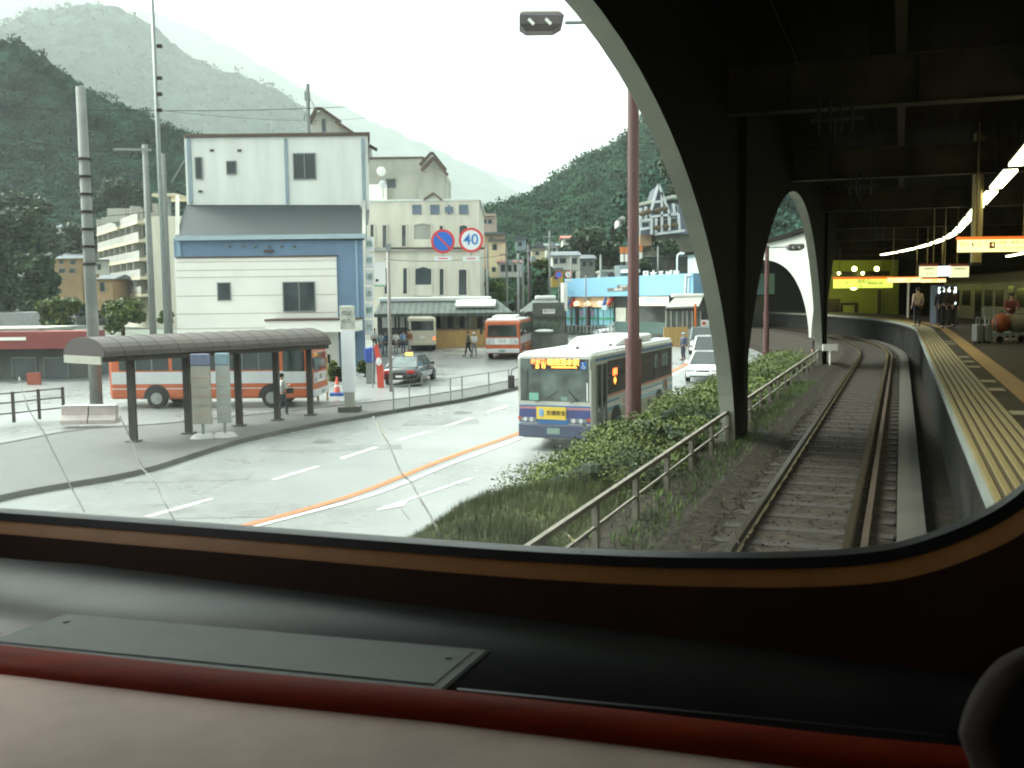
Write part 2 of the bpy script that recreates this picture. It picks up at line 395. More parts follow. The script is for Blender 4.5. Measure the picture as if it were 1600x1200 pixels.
sweep(.16, RAILZ - .085, [(-.15, -.002), (.15, -.002), (.15, .03), (-.15, .03)], -4, 60).build('cover', mat('trough_cover', (.036, .032, .025), .8, var=.2, scale=1.5), cn)

# ================================================================ platform
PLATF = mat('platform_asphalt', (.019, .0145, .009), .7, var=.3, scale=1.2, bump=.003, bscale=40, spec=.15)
PF_L, PF_R = .62, 5.6
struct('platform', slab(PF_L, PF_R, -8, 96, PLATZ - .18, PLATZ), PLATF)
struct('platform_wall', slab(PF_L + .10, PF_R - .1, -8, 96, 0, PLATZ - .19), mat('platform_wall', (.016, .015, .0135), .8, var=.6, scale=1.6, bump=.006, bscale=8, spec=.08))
YSL = stripes('ribbed_edge', (.42, .32, .10), (.055, .04, .02), tuple(RT), 11.0, .68)
YSL2 = mat('edge_yellow', (.15, .115, .038), .55, var=.15, scale=4)
# ribbed platform edge: real ribs following the curve
rb = thing('platform_edge_ribs', 'ribbed yellow anti-slip strip along the platform edge', 'platform edge', T(10, .9, PLATZ))
sweep(.93, PLATZ, [(-.30, .002), (.30, .002), (.30, .008), (-.30, .008)], -6, 90).build('backing', mat('edge_back', (.06, .045, .02), .8, var=.1), rb)
for k in range(7):
    sweep(.66 + k * .09, PLATZ + .008, [(-.028, 0), (.028, 0), (.02, .014), (-.02, .014)], -6, 90).build('rib', YSL2, rb)
sweep(.615, PLATZ - .05, [(-.02, -.03), (.03, -.03), (.03, .055), (-.02, .055)], -6, 90).build('nosing', GREYM, rb)
st = band(1.52, 1.86, -6, 90, PLATZ + .008); o = st.build('tactile_paving', mat('tactile_yellow', (.20, .10, .008), .6, var=.15, scale=5, bump=.006, bscale=25)); o['kind'] = 'structure'
wm = MB()
for s in (13.0, 16.1, 17.6, 21, 22.6, 24.2, 30.5, 32):
    h = Thead(s); ax = Vector((math.cos(h), -math.sin(h), 0)); ay = Vector((math.sin(h), math.cos(h), 0))
    c = T(s, 1.36, PLATZ + .006); wm.quad(c - ax * .11 - ay * .22, c + ax * .11 - ay * .22, c + ax * .11 + ay * .22, c - ax * .11 + ay * .22)
struct('platform_boarding_marks', wm, mat('boarding_mark', (.2, .17, .10), .6, var=.2, scale=6))
struct('far_track_bed', slab(PF_R + .01, 16, -8, 110, 0, RAILZ - .2), BALLAST)

# ================================================================ station hall: arcade, roof, girders, lamps
sta = thing('station_hall', 'long dark station roof on a row of wide concrete arches', 'station building', T(20, -2.9, 0))
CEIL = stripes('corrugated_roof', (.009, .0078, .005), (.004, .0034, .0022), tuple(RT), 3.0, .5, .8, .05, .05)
ARC_O = mat('arcade_outer_white', (.36, .37, .33), .7, var=.06, scale=.6)
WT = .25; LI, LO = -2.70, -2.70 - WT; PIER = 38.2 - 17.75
GZ = EYE + 2.95; RZ = EYE + 4.0
def arch_h(w, hs=9.75):
    return RAILZ - .1 + 5.45 * (1 - max(0, (1 - w / hs)) ** 2) ** .62
def bay(s0, PIER=PIER):
    """one arcade bay from pier to pier with its opening"""
    n = 40; ss = [s0 + .45, ]; L = PIER - .9
    mb_in = MB(); mb_out = MB(); sof = MB()
    us = [.5 * (1 - math.cos(math.pi * i / n)) for i in range(n + 1)]
    pts = [(s0 + .45 + L * u, arch_h(min(u, 1 - u) * L, L / 2)) for u in us]
    for (a, ha), (b, hb) in zip(pts, pts[1:]):
        mb_in.quad(T(a, LI, ha), T(b, LI, hb), T(b, LI, RZ + .1), T(a, LI, RZ + .1))
        mb_out.quad(T(b, LO, hb), T(a, LO, ha), T(a, LO, RZ + .1), T(b, LO, RZ + .1))
        sof.quad(T(a, LI, ha), T(a, LO, ha), T(b, LO, hb), T(b, LI, hb))
    for q0, q1 in ((s0, s0 + .45), (s0 + PIER - .45, s0 + PIER)):
        mb_in.quad(T(q0, LI, 0), T(q1, LI, 0), T(q1, LI, RZ + .1), T(q0, LI, RZ + .1))
        mb_out.quad(T(q1, LO, 0), T(q0, LO, 0), T(q0, LO, RZ + .1), T(q1, LO, RZ + .1))
    for q in (s0 + .45, s0 + PIER - .45):
        sof.quad(T(q, LI, 0), T(q, LO, 0), T(q, LO, RAILZ - .1), T(q, LI, RAILZ - .1))
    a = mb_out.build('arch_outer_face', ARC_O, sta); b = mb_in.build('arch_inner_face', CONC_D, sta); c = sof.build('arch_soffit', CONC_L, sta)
for k in range(-2, 1): bay(17.75 + PIER * k)
bay(38.2, 24.3); bay(62.5, 36.0)
# pilasters on the inner face at each pier
for s in (-2.7, 17.75, 38.2, 62.5, 98.3):
    h = Thead(s); ax = Vector((math.cos(h), -math.sin(h), 0)); ay = Vector((math.sin(h), math.cos(h), 0))
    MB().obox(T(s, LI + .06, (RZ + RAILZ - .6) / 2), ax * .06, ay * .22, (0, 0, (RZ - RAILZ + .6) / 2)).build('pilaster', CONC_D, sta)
# roof deck
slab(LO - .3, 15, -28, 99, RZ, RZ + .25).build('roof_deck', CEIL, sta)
GIRD = mat('girder_paint', (.045, .039, .025), .6, var=.4, scale=1.2, spec=.12)
g0 = None
for k in range(-3, 9):
    s = 16.3 + 10.0 * k; h = Thead(s) - (R(6) if s < 60 else 0); ay = Vector((math.sin(h), math.cos(h), 0)); ax = Vector((math.cos(h), -math.sin(h), 0))
    c = T(s, LI, 0) + ax * 8.6
    g = MB(); g.obox((c.x, c.y, GZ + .38), ax * 8.6, ay * .05, (0, 0, .36)); g.obox((c.x, c.y, GZ + .012), ax * 8.6, ay * .16, (0, 0, .012)); g.obox((c.x, c.y, GZ + .75), ax * 8.6, ay * .16, (0, 0, .012))
    for q in range(9): g.obox(c + ax * (-7.6 + q * 1.9) + Vector((0, 0, GZ + .38)), ax * .01, ay * .13, (0, 0, .35))
    g.build('girder', GIRD, sta)
for lat in (-.08, 4.2, 8.5):
    sweep(lat, GZ + .80, [(-.08, 0), (.08, 0), (.08, .22), (-.08, .22)], -26, 98.5).build('purlin', GIRD, sta)
for k in range(14):
    s = 8 + k * 5.0
    if (k % 2) == 0: continue
    sweep(0, GZ + .85, [(-.0, 0), (.0, 0), (.0, .1), (-.0, .1)], 0, 1) if False else None
for a, b in (((26, 7.5), (35, 4.4)),):
    MB().bar(T(*a, GZ + .78), T(*b, GZ + .78), .06).build('cross_brace', GIRD, sta)
# end and side walls that close the hall
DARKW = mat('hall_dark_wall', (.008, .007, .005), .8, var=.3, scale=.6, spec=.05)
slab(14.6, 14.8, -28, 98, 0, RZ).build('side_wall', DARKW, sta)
e0 = T(96, -2.5, 0); e1 = T(96, 14.6, 0)
MB().quad(e0, e1, e1 + Vector((0, 0, RZ)), e0 + Vector((0, 0, RZ))).build('end_wall', DARKW, sta)
e0 = T(-26, -2.9, 0); e1 = T(-26, 14.6, 0)
MB().quad(e0, e1, e1 + Vector((0, 0, RZ)), e0 + Vector((0, 0, RZ))).build('end_wall', DARKW, sta)
# overhead wire hangers and contact wire
cat_ = thing('overhead_wire', 'overhead contact wire hung on insulators from the girders above the track', 'overhead wire', T(16, -1.0, GZ))
sweep(-1.02, EYE + 2.35, [(-.006, 0), (.0, .006), (.006, 0), (0, -.006)], -20, 90).build('contact_wire', mat('wire_tarnished', (.01, .009, .007), .95, var=0, spec=.05), cat_)
for k in range(0, 7):
    s = 16.3 + 10 * k; p = T(s, -1.1, GZ)
    m = MB()
    for d in (-.25, -.08, .08, .25):
        q = T(s - .1, -1.02 + d, 0); m.tube([(q.x, q.y, GZ + .1), (q.x, q.y, GZ - .42)], .025, 6)
    m.bar(T(s - .1, -1.4, GZ - .2), T(s - .1, -.6, GZ - .2), .05); m.bar(T(s - .1, -1.02, GZ - .2), T(s - .1, -1.02, EYE + 2.36), .03)
    m.build('hanger', BLACK, cat_)
# platform lamps
ORD = 'first second third fourth fifth sixth seventh eighth ninth tenth eleventh twelfth thirteenth fourteenth fifteenth sixteenth seventeenth eighteenth nineteenth twentieth twenty-first twenty-second'.split()
LLAT = 2.05; LZ = EYE + 2.55
for k in range(16):
    s = -4 + k * 4.45; name = 'platform_lamp'
    t = thing('platform_lamp', ('%s fluorescent lamp of the row over the platform, number %s from the camera end' % (('long', 'lit')[k % 2], k + 1)), 'lamp', T(s + 1.8, LLAT, LZ), group='fluorescent lamps over the platform')
    t['label'] = '%s fluorescent lamp from the camera in the curved row above the platform' % ORD[k]
    n = 4; pr = [(-.13, -.05), (.13, -.05), (.13, .0), (-.13, .0)]
    MB().loft([[T(s + 3.45 * i / n, LLAT + a, LZ + b) for a, b in pr] for i in range(n + 1)]).build('diffuser', LAMP_W, t)
    MB().loft([[T(s - .05 + 3.55 * i / n, LLAT + a * 1.1, LZ + .055 + b) for a, b in pr] for i in range(n + 1)]).build('housing', STEEL_D, t)
    for q in (.5, 3.2):
        p = T(s + q, LLAT, 0); MB().tube([(p.x, p.y, LZ + .05), (p.x, p.y, RZ)], .02, 6).build('hanger_rod', GIRD, t)
for k in range(3):
    s = 30 + k * 7.5
    t = thing('train_side_lamp', '%s nearest thin lamp in the row above the standing train' % ORD[k], 'lamp', T(s + 3, 5.1, EYE + 1.75), group='fluorescent lamps above the standing train')
    MB().loft([[T(s + 6 * i / 3, 5.1 + a * .6, EYE + 1.75 + b) for a, b in [(-.13, -.05), (.13, -.05), (.13, .0), (-.13, .0)]] for i in range(4)]).build('diffuser', LAMP_W, t)
    MB().loft([[T(s + 6 * i / 3, 5.1 + a * .8, EYE + 1.81 + b) for a, b in [(-.13, -.05), (.13, -.05), (.13, .0), (-.13, .0)]] for i in range(4)]).build('housing', STEEL_D, t)
    p = T(s + 3, 5.1, 0); MB().tube([(p.x, p.y, EYE + 1.8), (p.x, p.y, RZ)], .025, 6).build('hanger_rod', GIRD, t)
# ================================================================ train cab around the camera
def C(u, v, z): return A * u + RT * v + Vector((0, 0, z))
def onplane_u(px, py, u):
    d = ray(px, py); t = u / d.dot(A); p = Vector((0, 0, EYE)) + d * t; return p
cabm = thing('train_cab', 'dark brown train cab around the camera with wide rounded windscreen and black dashboard', 'train cab', C(1.2, -1.0, EYE - 1.5))
BROWN = mat('cab_brown_panel', (.024, .010, .006), .7, var=.2, scale=5, spec=.08)
LIP = mat('cab_orange_lip', (.19, .080, .022), .5, var=.15, scale=6, spec=.15)
GASK = mat('window_gasket', (.008, .008, .010), .4, var=0)
DASH = mat('dashboard_black', (.012, .013, .013), .36, var=.15, scale=6, bump=.0006, bscale=300, spec=.28)
UW = 1.6
# outline of the glass in the plane of the windscreen: (v, z) with a nearly straight sill and a wide round corner
V0, V1, Z0, Z1 = -2.36, .24, -.48, .95
base = [(-1.937, -.478), (-1.5, -.470), (-1.216, -.465), (-.9, -.460), (-.650, -.455), (-.45, -.447), (-.300, -.437), (-.144, -.422), (-.018, -.400), (.073, -.364), (.151, -.314), (.205, -.25), (.238, -.16), (.246, -.05), (.246, .3), (.246, .62), (.22, .76), (.14, .88), (0, .94), (-.3, .95), (-1.2, .95), (-2.0, .95), (-2.2, .91), (-2.31, .82), (-2.36, .66), (-2.36, .2), (-2.36, -.25), (-2.34, -.38), (-2.25, -.46), (-2.12, -.482)]
_b = smooth([Vector((a, b, 0)) for a, b in base + [base[0]]], 5)[:-1]
def ring(off, u, r=0):
    out = []; n = len(_b)
    for i in range(n):
        d = (_b[(i + 1) % n] - _b[i - 1]).normalized(); q = _b[i] + Vector((d.y, -d.x, 0)) * off
        out.append(C(u, q.x, EYE + q.y))
    return out
rr = 0
MB().loft([ring(0, UW + .03, rr), ring(0, UW - .012, rr), ring(.018, UW - .014, rr)], caps=False).build('window_gasket', GASK, cabm, smooth=False)
MB().loft([ring(.018, UW - .012, rr), ring(.036, UW - .034, rr), ring(.042, UW - .038, rr)], caps=False).build('window_lip', LIP, cabm, smooth=True)
# brown wall around the opening, from the lip outwards
inn = ring(.042, UW - .038, rr); big = ring(.14, UW - .075, rr + .1); outr = []
n_ = len(inn)
for p in big:
    v = p.dot(RT); z = p.z - EYE; outr.append(p)
far = []
for k, p in enumerate(big):
    c = C(UW - .075, (V0 + V1) / 2, EYE + .2); d = p - c
    far.append(c + d * 1.0 + A * -.02 + Vector((0, 0, 0)))
MB().loft([inn, big, [C(UW - .13, (-2.9 if (p.dot(RT) < -1) else 1.1) if False else (-1.05 + (p.dot(RT) + 1.05) * 1.7), EYE + .2 + (p.z - EYE - .2) * 1.9) for p in big]], caps=False).build('wall_panel', BROWN, cabm, smooth=True)
# windscreen with faint grime and mist; a veil painted low left imitates reflected light
gl = bpy.data.materials.new('windscreen_glass'); gl.use_nodes = True; n = gl.node_tree; n.nodes.clear()
tr_ = n.nodes.new('ShaderNodeBsdfTransparent'); tr_.inputs[0].default_value = (.93, .97, .95, 1)
tl = n.nodes.new('ShaderNodeBsdfTranslucent'); tl.inputs[0].default_value = (.75, .8, .77, 1)
go = n.nodes.new('ShaderNodeBsdfGlossy'); go.inputs['Roughness'].default_value = .03; go.inputs[0].default_value = (.9, .9, .9, 1)
gp = n.nodes.new('ShaderNodeNewGeometry'); nz = n.nodes.new('ShaderNodeTexNoise'); nz.inputs['Scale'].default_value = 1.6; nz.inputs['Detail'].default_value = 2
sp = n.nodes.new('ShaderNodeSeparateXYZ'); mr = n.nodes.new('ShaderNodeMapRange')
mr.inputs['From Min'].default_value = EYE - .12; mr.inputs['From Max'].default_value = EYE - .46; mr.inputs['To Min'].default_value = .0008; mr.inputs['To Max'].default_value = .22
mu = n.nodes.new('ShaderNodeMath'); mu.operation = 'MULTIPLY'; ra = n.nodes.new('ShaderNodeMapRange'); ra.inputs['From Min'].default_value = .3; ra.inputs['From Max'].default_value = .7; ra.inputs['To Min'].default_value = .5; ra.inputs['To Max'].default_value = 1.2
m1 = n.nodes.new('ShaderNodeMixShader'); m2 = n.nodes.new('ShaderNodeMixShader'); fr = n.nodes.new('ShaderNodeFresnel'); fr.inputs[0].default_value = 1.12; ou = n.nodes.new('ShaderNodeOutputMaterial')
L = n.links
L.new(gp.outputs['Position'], nz.inputs['Vector']); L.new(gp.outputs['Position'], sp.inputs[0]); L.new(sp.outputs['Z'], mr.inputs[0]); L.new(nz.outputs[0], ra.inputs[0])
L.new(mr.outputs[0], mu.inputs[0]); L.new(ra.outputs[0], mu.inputs[1]); mx_ = n.nodes.new('ShaderNodeMapRange'); mx_.inputs['From Min'].default_value = -.6; mx_.inputs['From Max'].default_value = .45; mx_.inputs['To Min'].default_value = 1.3; mx_.inputs['To Max'].default_value = .12
L.new(sp.outputs['X'], mx_.inputs[0]); mu2 = n.nodes.new('ShaderNodeMath'); mu2.operation = 'MULTIPLY'; L.new(mu.outputs[0], mu2.inputs[0]); L.new(mx_.outputs[0], mu2.inputs[1])
L.new(mu2.outputs[0], m1.inputs[0]); L.new(tr_.outputs[0], m1.inputs[1]); L.new(tl.outputs[0], m1.inputs[2])
L.new(fr.outputs[0], m2.inputs[0]); L.new(m1.outputs[0], m2.inputs[1]); L.new(go.outputs[0], m2.inputs[2]); L.new(m2.outputs[0], ou.inputs[0])
MB().poly(ring(.006, UW + .012, rr)).build('windscreen', gl, cabm)
# rain trails on the glass
WTR = bpy.data.materials.new('water_trail'); WTR.use_nodes = True; b = WTR.node_tree.nodes['Principled BSDF']
b.inputs['Transmission Weight'].default_value = 1.0; b.inputs['IOR'].default_value = 1.33; b.inputs['Roughness'].default_value = .05
for pts, w in (([(583, 650), (600, 682), (612, 705), (626, 738), (640, 752), (655, 778), (668, 798), (691, 840)], .0016), ([(185, 645), (205, 690), (222, 730), (243, 755), (255, 782), (273, 814)], .0016),
               ([(30, 590), (45, 640), (66, 672), (82, 704), (108, 755), (132, 800)], .0016), ([(884, 832), (897, 848), (912, 862)], .0012), ([(1146, 831), (1157, 853)], .0010), ([(626, 795), (640, 812)], .0007)):
    path = smooth([onplane_u(x, y, UW + .004) for x, y in pts], 5)
    MB().tube(path, [w * 1.6 * (.5 + .6 * abs(noise.noise(p * 55))) for p in path], 6).build('water_trail', WTR, cabm, smooth=True)
# dashboard: polygons read on the shelf plane
ZD = EYE - .56
def Dz(px, py, z=ZD): return G(px, py, z)
far_e = [Dz(*p) for p in ((-500, 850), (-200, 868), (0, 886), (400, 915), (800, 958), (1100, 1000), (1330, 1030), (1480, 1060), (1560, 1085))]
near_e = [Dz(*p) for p in ((-500, 975), (-200, 1000), (0, 1016), (400, 1060), (700, 1088), (1000, 1122), (1300, 1158), (1500, 1178), (1600, 1190))]
db = MB(); P = []
for a, b_ in zip(far_e, near_e): P += [a + A * .0, a, b_, b_ - Vector((0, 0, .05))]
P = []
for a, b_ in zip(far_e, near_e): P += [a + A * .06, a, b_, b_ - Vector((0, 0, .06))]
db.add(P, [(4 * i + k, 4 * i + k + 1, 4 * i + k + 5, 4 * i + k + 4) for i in range(len(far_e) - 1) for k in range(3)])
db.build('dashboard', DASH, cabm, smooth=True)
HAT = mat('hatch_metal', (.075, .083, .078), .5, metal=.1, var=.25, scale=9, detail=8, spec=.25, bump=.0004, bscale=400)
hp = MB(); oq = [(105, 962), (765, 1019), (688, 1085), (-40, 1012)]
def shrink(q, f):
    c = sum((Vector(p) for p in [Dz(*x) for x in q]), Vector()) / 4
    w = [Dz(*x) for x in q]; out = []
    for i in range(4):
        p = w[i]; e1 = (w[(i + 1) % 4] - p).normalized(); e2 = (w[i - 1] - p).normalized(); out.append(p + (e1 + e2) * f)
    return out
def slabp(q, z0, z1): return MB().prism([p + Vector((0, 0, z0)) for p in q], (0, 0, z1 - z0))
slabp(shrink(oq, 0), .0003, .0025).build('hatch_groove', GASK, cabm)
slabp(shrink(oq, .003), .001, .0045).build('hatch_rim', HAT, cabm)
slabp(shrink(oq, .016), .002, .0050).build('hatch_seal', GASK, cabm)
hl = slabp(shrink(oq, .019), .003, .0065).build('hatch_plate', HAT, cabm)
for q in ((104, 977), (701, 1034)):
    c = Dz(*q) + Vector((0, 0, .0066)); MB().tube([c, c + Vector((0, 0, .002))], .006, 12).build('screw', GASK, hl)
st = MB().prism([Dz(715, 1076) + Vector((0, 0, .0006)), Dz(1480, 1150) + Vector((0, 0, .0006)), Dz(1480, 1153) + Vector((0, 0, .0006)), Dz(713, 1079) + Vector((0, 0, .0006))], (0, 0, .0008)); st.build('panel_seam', GASK, cabm)
TRIM = mat('red_wood_trim', (.13, .013, .003), .55, var=.25, scale=4, stretch=(1, 8, 8), spec=.05)
tm = MB(); rings = []
tn = [Dz(*p) for p in ((-500, 975), (-200, 998), (0, 1015), (400, 1059), (700, 1087), (1000, 1121), (1300, 1157), (1500, 1176), (1700, 1200))]
for i, p in enumerate(tn):
    d = (tn[min(i + 1, len(tn) - 1)] - tn[max(i - 1, 0)]).normalized(); nn = Vector((d.y, -d.x, 0))
    if nn.y > 0: nn = -nn
    rings.append([p + nn * (a) + Vector((0, 0, z)) for a, z in ((0, -.06), (0, .004), (.006, .011), (.016, .013), (.034, .012), (.050, .007), (.061, -.002), (.062, -.06))])
tm.loft(rings).build('wood_trim', TRIM, cabm, smooth=True)
tb = MB(); P = []
for p in tn:
    q = p + Vector((0, 0, -.012)); P += [q + Vector((0, -.05, 0)), q - A * .9 + Vector((0, 0, -.0))]
tb.add(P, [(2 * i, 2 * i + 1, 2 * i + 3, 2 * i + 2) for i in range(len(tn) - 1)])
tb.build('shelf', mat('beige_shelf', (.40, .315, .275), .5, var=.16, scale=5, spec=.08, bump=.0003, bscale=60), cabm)
# shell of the car so that it is as dark inside as a car: ceiling, sides with windows, back
SHELL = mat('cab_lining', (.10, .085, .07), .7, var=.1)
def cbox(u0, u1, v0, v1, z0, z1):
    c = C((u0 + u1) / 2, (v0 + v1) / 2, EYE + (z0 + z1) / 2); return MB().obox(c, A * abs(u1 - u0) / 2, RT * abs(v1 - v0) / 2, (0, 0, (z1 - z0) / 2))
cbox(-4, UW - .06, -2.5, .5, 1.02, 1.08).build('ceiling', SHELL, cabm)
cbox(-4.06, -4, -2.5, .5, -1.3, 1.05).build('back_wall', SHELL, cabm)
m = MB()
for u0, u1, z0, z1 in ((-4, UW, -1.3, -.35), (-4, UW, .75, 1.05), (1.2, UW, -.35, .75), (-4, -3, -.35, .75)):
    k = cbox(u0, u1, -2.56, -2.5, z0, z1); m.add(k.v, k.f)
m.build('left_side', SHELL, cabm)
cbox(-4, UW, .5, .56, -1.3, 1.05).build('right_side', SHELL, cabm)
cbox(-4, UW, -2.5, .5, -1.36, -1.3).build('floor', BROWN, cabm)
# seat at the lower right
seat = thing('seat', 'grey rounded seat back at the lower right edge beside the dashboard', 'seat', C(.75, .42, EYE - 1.2))
sq = smooth([D(x, y, .72) for x, y in ((1495, 1150), (1503, 1120), (1520, 1085), (1545, 1050), (1580, 1022), (1640, 1003), (1760, 1010), (1800, 1100), (1790, 1330), (1560, 1330), (1520, 1220), (1495, 1150))], 5)[:-1]
cs_ = sum(sq, Vector()) / len(sq); bk = Vector((.065, .13, -.05))
MB().loft([[p + bk for p in sq], [p + bk * .35 for p in sq], [p + (cs_ - p) * .03 for p in sq], [p + (cs_ - p) * .12 - bk * .12 for p in sq], [p + (cs_ - p) * .45 - bk * .2 for p in sq]]).build('backrest', mat('seat_cloth', (.055, .045, .042), .95, var=.1, scale=40, spec=.1), seat, smooth=True)
c = C(.62, .42, EYE - .95); MB().obox(c, A * .2, RT * .2, (0, 0, .07)).build('cushion', mat('seat_cloth', (.26, .22, .21)), seat, bevel=.02)
# ================================================================ vehicles
def rsec(x, w, z0, z1, r, n=4, crown=0.0):
    """rounded rectangle section across the vehicle"""
    out = []
    for cy_, cz, a0 in ((w - r, z0 + r * .5, -90), (w - r, z1 - r, 0), (-w + r, z1 - r, 90), (-w + r, z0 + r * .5, 180)):
        for k in range(n + 1):
            a = R(a0 + 90 * k / n); rz_ = r if cz > (z0 + z1) / 2 else r * .5
            out.append(Vector((x, cy_ + r * math.cos(a), cz + rz_ * math.sin(a) + (crown * (1 - (cy_ / w) ** 2) if cz > (z0 + z1) / 2 else 0))))
    return out
TYRE = BLACK; RIM = mat('wheel_rim', (.30, .31, .31), .4, metal=.6, var=.1)
def wheel(root, x, y, r, w, out):
    MBt = MB(); s = 1 if out > 0 else -1
    MBt.tube([(x, y - w / 2, r), (x, y + w / 2, r)], r, 20)
    t = MBt.build('wheel', TYRE, root, local=True, smooth=False, bevel=.02)
    m = MB(); m.tube([(x, y + s * (w / 2 - .01), r), (x, y + s * (w / 2 + .015), r)], r * .58, 16); m.tube([(x, y + s * (w / 2), r), (x, y + s * (w / 2 + .05), r)], r * .2, 10)
    WM[t.name] = WM[root.name]; m.build('rim', RIM, t, local=True)
def lbox(root, name, m, x0, x1, y0, y1, z0, z1, bevel=0, parent=None):
    return MB().box(x0, x1, y0, y1, z0, z1).build(name, m, parent or root, local=True, bevel=bevel)
def place_rz(fx, fy): return math.atan2(fy, fx)
B_WHITE = mat('bus_cream_white', (.48, .49, .44), .3, var=.06, scale=1.5, coat=.4)
B_BLUE = mat('bus_blue', (.03, .14, .34), .3, var=.08, coat=.4); B_VIO = mat('bus_violet', (.045, .06, .19), .3, var=.08, coat=.4)
B_TEAL = mat('bus_teal', (.02, .20, .30), .3, var=.08, coat=.4); B_PINK = mat('bus_pink', (.50, .20, .20), .35, var=.05)
B_ORLINE = mat('bus_orange_line', (.48, .12, .03), .35, var=.05); B_BEIGE = mat('bus_beige_skirt', (.30, .29, .22), .4, var=.15, scale=1)
LED = mat('led_orange', (1, .35, .05), .5, var=0, emit=(1, .36, .05), es=1.6); LEDR = mat('led_red', (1, .2, .05), .5, var=0, emit=(1, .16, .04), es=1.4)
HEADL = mat('head_lamp_lit', (1, .8, .5), .3, var=0, emit=(1, .72, .35), es=2.5); HEADC = mat('head_lamp_clear', (.55, .58, .58), .12, var=0, metal=.3)
YEL = mat('sign_yellow', (.68, .48, .06), .5, var=.04); INK = mat('sign_ink', (.03, .02, .02), .6, var=0); SIGNB = mat('sign_blue', (.02, .12, .42), .4, var=0)
PGREEN = mat('pale_green_card', (.18, .42, .34), .5, var=.1); REDP = mat('red_paint', (.50, .045, .03), .4, var=.1, scale=3); SKYG = mat('pale_green_glass', (.16, .24, .22), .12, var=.3, scale=1.0, spec=.8)
L_, W_, H_ = 10.4, 1.19, 2.98
th = R(22.5); fw = Vector((-math.sin(th), -math.cos(th), 0)); lf = Vector((-fw.y, fw.x, 0))
F_ = Vector((2.36, 28.2, 0)); ctr = F_ - fw * L_ / 2 - lf * W_
mbus = thing('city_bus', 'blue and white bus coming down the road beside the hedge with lit orange destination display', 'bus', (ctr.x, ctr.y, GH(ctr.y) * .5), place_rz(fw.x, fw.y))
hl = L_ / 2
secs = [rsec(-hl, W_ * .96, .42, 2.84, .16), rsec(-hl + .1, W_, .38, 2.92, .16), rsec(hl - .25, W_, .36, 2.93, .16), rsec(hl - .06, W_ * .995, .34, 2.90, .15), rsec(hl, W_ * .97, .36, 2.83, .14)]
MB().loft(secs).build('body', B_WHITE, mbus, local=True, smooth=False)
MB().loft([rsec(-hl + .1, W_ * .95, 2.80, 3.0, .1), rsec(hl - .4, W_ * .95, 2.80, 3.0, .1), rsec(hl - .1, W_ * .9, 2.78, 2.95, .08)]).build('roof', WHITEP, mbus, local=True, smooth=False)
ac = MB().loft([rsec(-3.2, .85, 2.96, 3.08, .1), rsec(-2.9, .92, 2.96, 3.22, .12), rsec(.6, .92, 2.96, 3.22, .12), rsec(1.5, .82, 2.96, 3.03, .03)]).build('air_conditioner', WHITEP, mbus, local=True)
lbox(mbus, 'air_conditioner_grille', BLACK, -.2, .15, -.12, .12, 3.218, 3.226)
lbox(mbus, 'roof_hatch', WHITEP, 2.6, 3.3, -.35, .35, 2.98, 3.06, .02)
for x, y in ((3.9, .3), (2.0, .8), (-3.6, .75)): MB().ball((x, y, 3.02), .05).build('roof_marker', INK, mbus, local=True)
for sd_ in (1, -1):
    y0, y1 = sorted((sd_ * (W_ - .002), sd_ * (W_ + .006))); ya, yb = sorted((sd_ * (W_ - .002), sd_ * (W_ + .010)))
    lbox(mbus, 'blue_cant_rail', B_BLUE, -hl + .1, hl - .3, y0, y1, 2.66, 2.74)
    w = lbox(mbus, 'side_window_band', GLASSD, -hl + .25, hl - 1.55, y0, y1, 1.56, 2.60)
    for x in (-3.4, -1.9, -.4, 1.1, 2.6): lbox(mbus, 'window_divider', INK, x - .02, x + .02, ya, yb, 1.56, 2.60)
    lbox(mbus, 'window_divider', INK, -hl + .25, hl - 1.55, ya, yb, 2.20, 2.225)
    lbox(mbus, 'orange_side_line', B_ORLINE, -hl + .1, hl - 1.55, y0, y1, 1.49, 1.545)
    lbox(mbus, 'blue_side_stripe', B_TEAL, -hl + .1, hl - 1.55, y0, y1, 1.30, 1.36)
    lbox(mbus, 'blue_side_stripe', B_TEAL, -hl + .1, hl - 1.55, y0, y1, 1.02, 1.15)
    lbox(mbus, 'side_skirt', B_BEIGE, -hl + .1, hl - 1.55, y0, y1, .40, 1.015)
    for x in (3.55 - .8, -2.9):
        m = MB(); n_ = 16; m.prism([(x + .66 * math.cos(math.pi * k / n_), sd_ * (W_ + .004), .42 + .72 * math.sin(math.pi * k / n_)) for k in range(n_ + 1)], (0, sd_ * .012, 0)); m.build('wheel_arch', BLACK, mbus, local=True)
        wheel(mbus, x, sd_ * (W_ - .12), .47, .28, sd_)
    for x0_, x1_ in ((-1.6, -1.25), (.9, 1.2)): lbox(mbus, 'side_vent', INK, x0_, x1_, ya, yb, .7, .9)
# left side: front door behind the corner, advertising panels
d = lbox(mbus, 'door', GLASSD, hl - 1.42, hl - .40, W_ - .002, W_ + .012, .45, 2.55)
for x in (hl - 1.42, hl - .93, hl - .88, hl - .42): lbox(mbus, 'door_frame', GREYM, x - .018, x + .018, W_ + .010, W_ + .03, .45, 2.55, parent=d)
lbox(mbus, 'side_number_display', INK, 2.55, 3.2, W_ + .004, W_ + .012, 1.75, 2.35)
for (b_, z_, m_) in (('乗降', 2.2, LEDR), ('中', 1.92, LED)):
    t = text(b_, .26, m_, mbus, (2.88, W_ + .016, z_), (-1, 0, 0), (0, 0, 1), 'number_lettering', world=False)
for x0_, x1_, m_ in ((-4.3, -3.55, B_BEIGE), (1.7, 2.3, B_WHITE)): lbox(mbus, 'side_advertisement', m_, x0_, x1_, W_ + .005, W_ + .014, 1.04, 1.46)
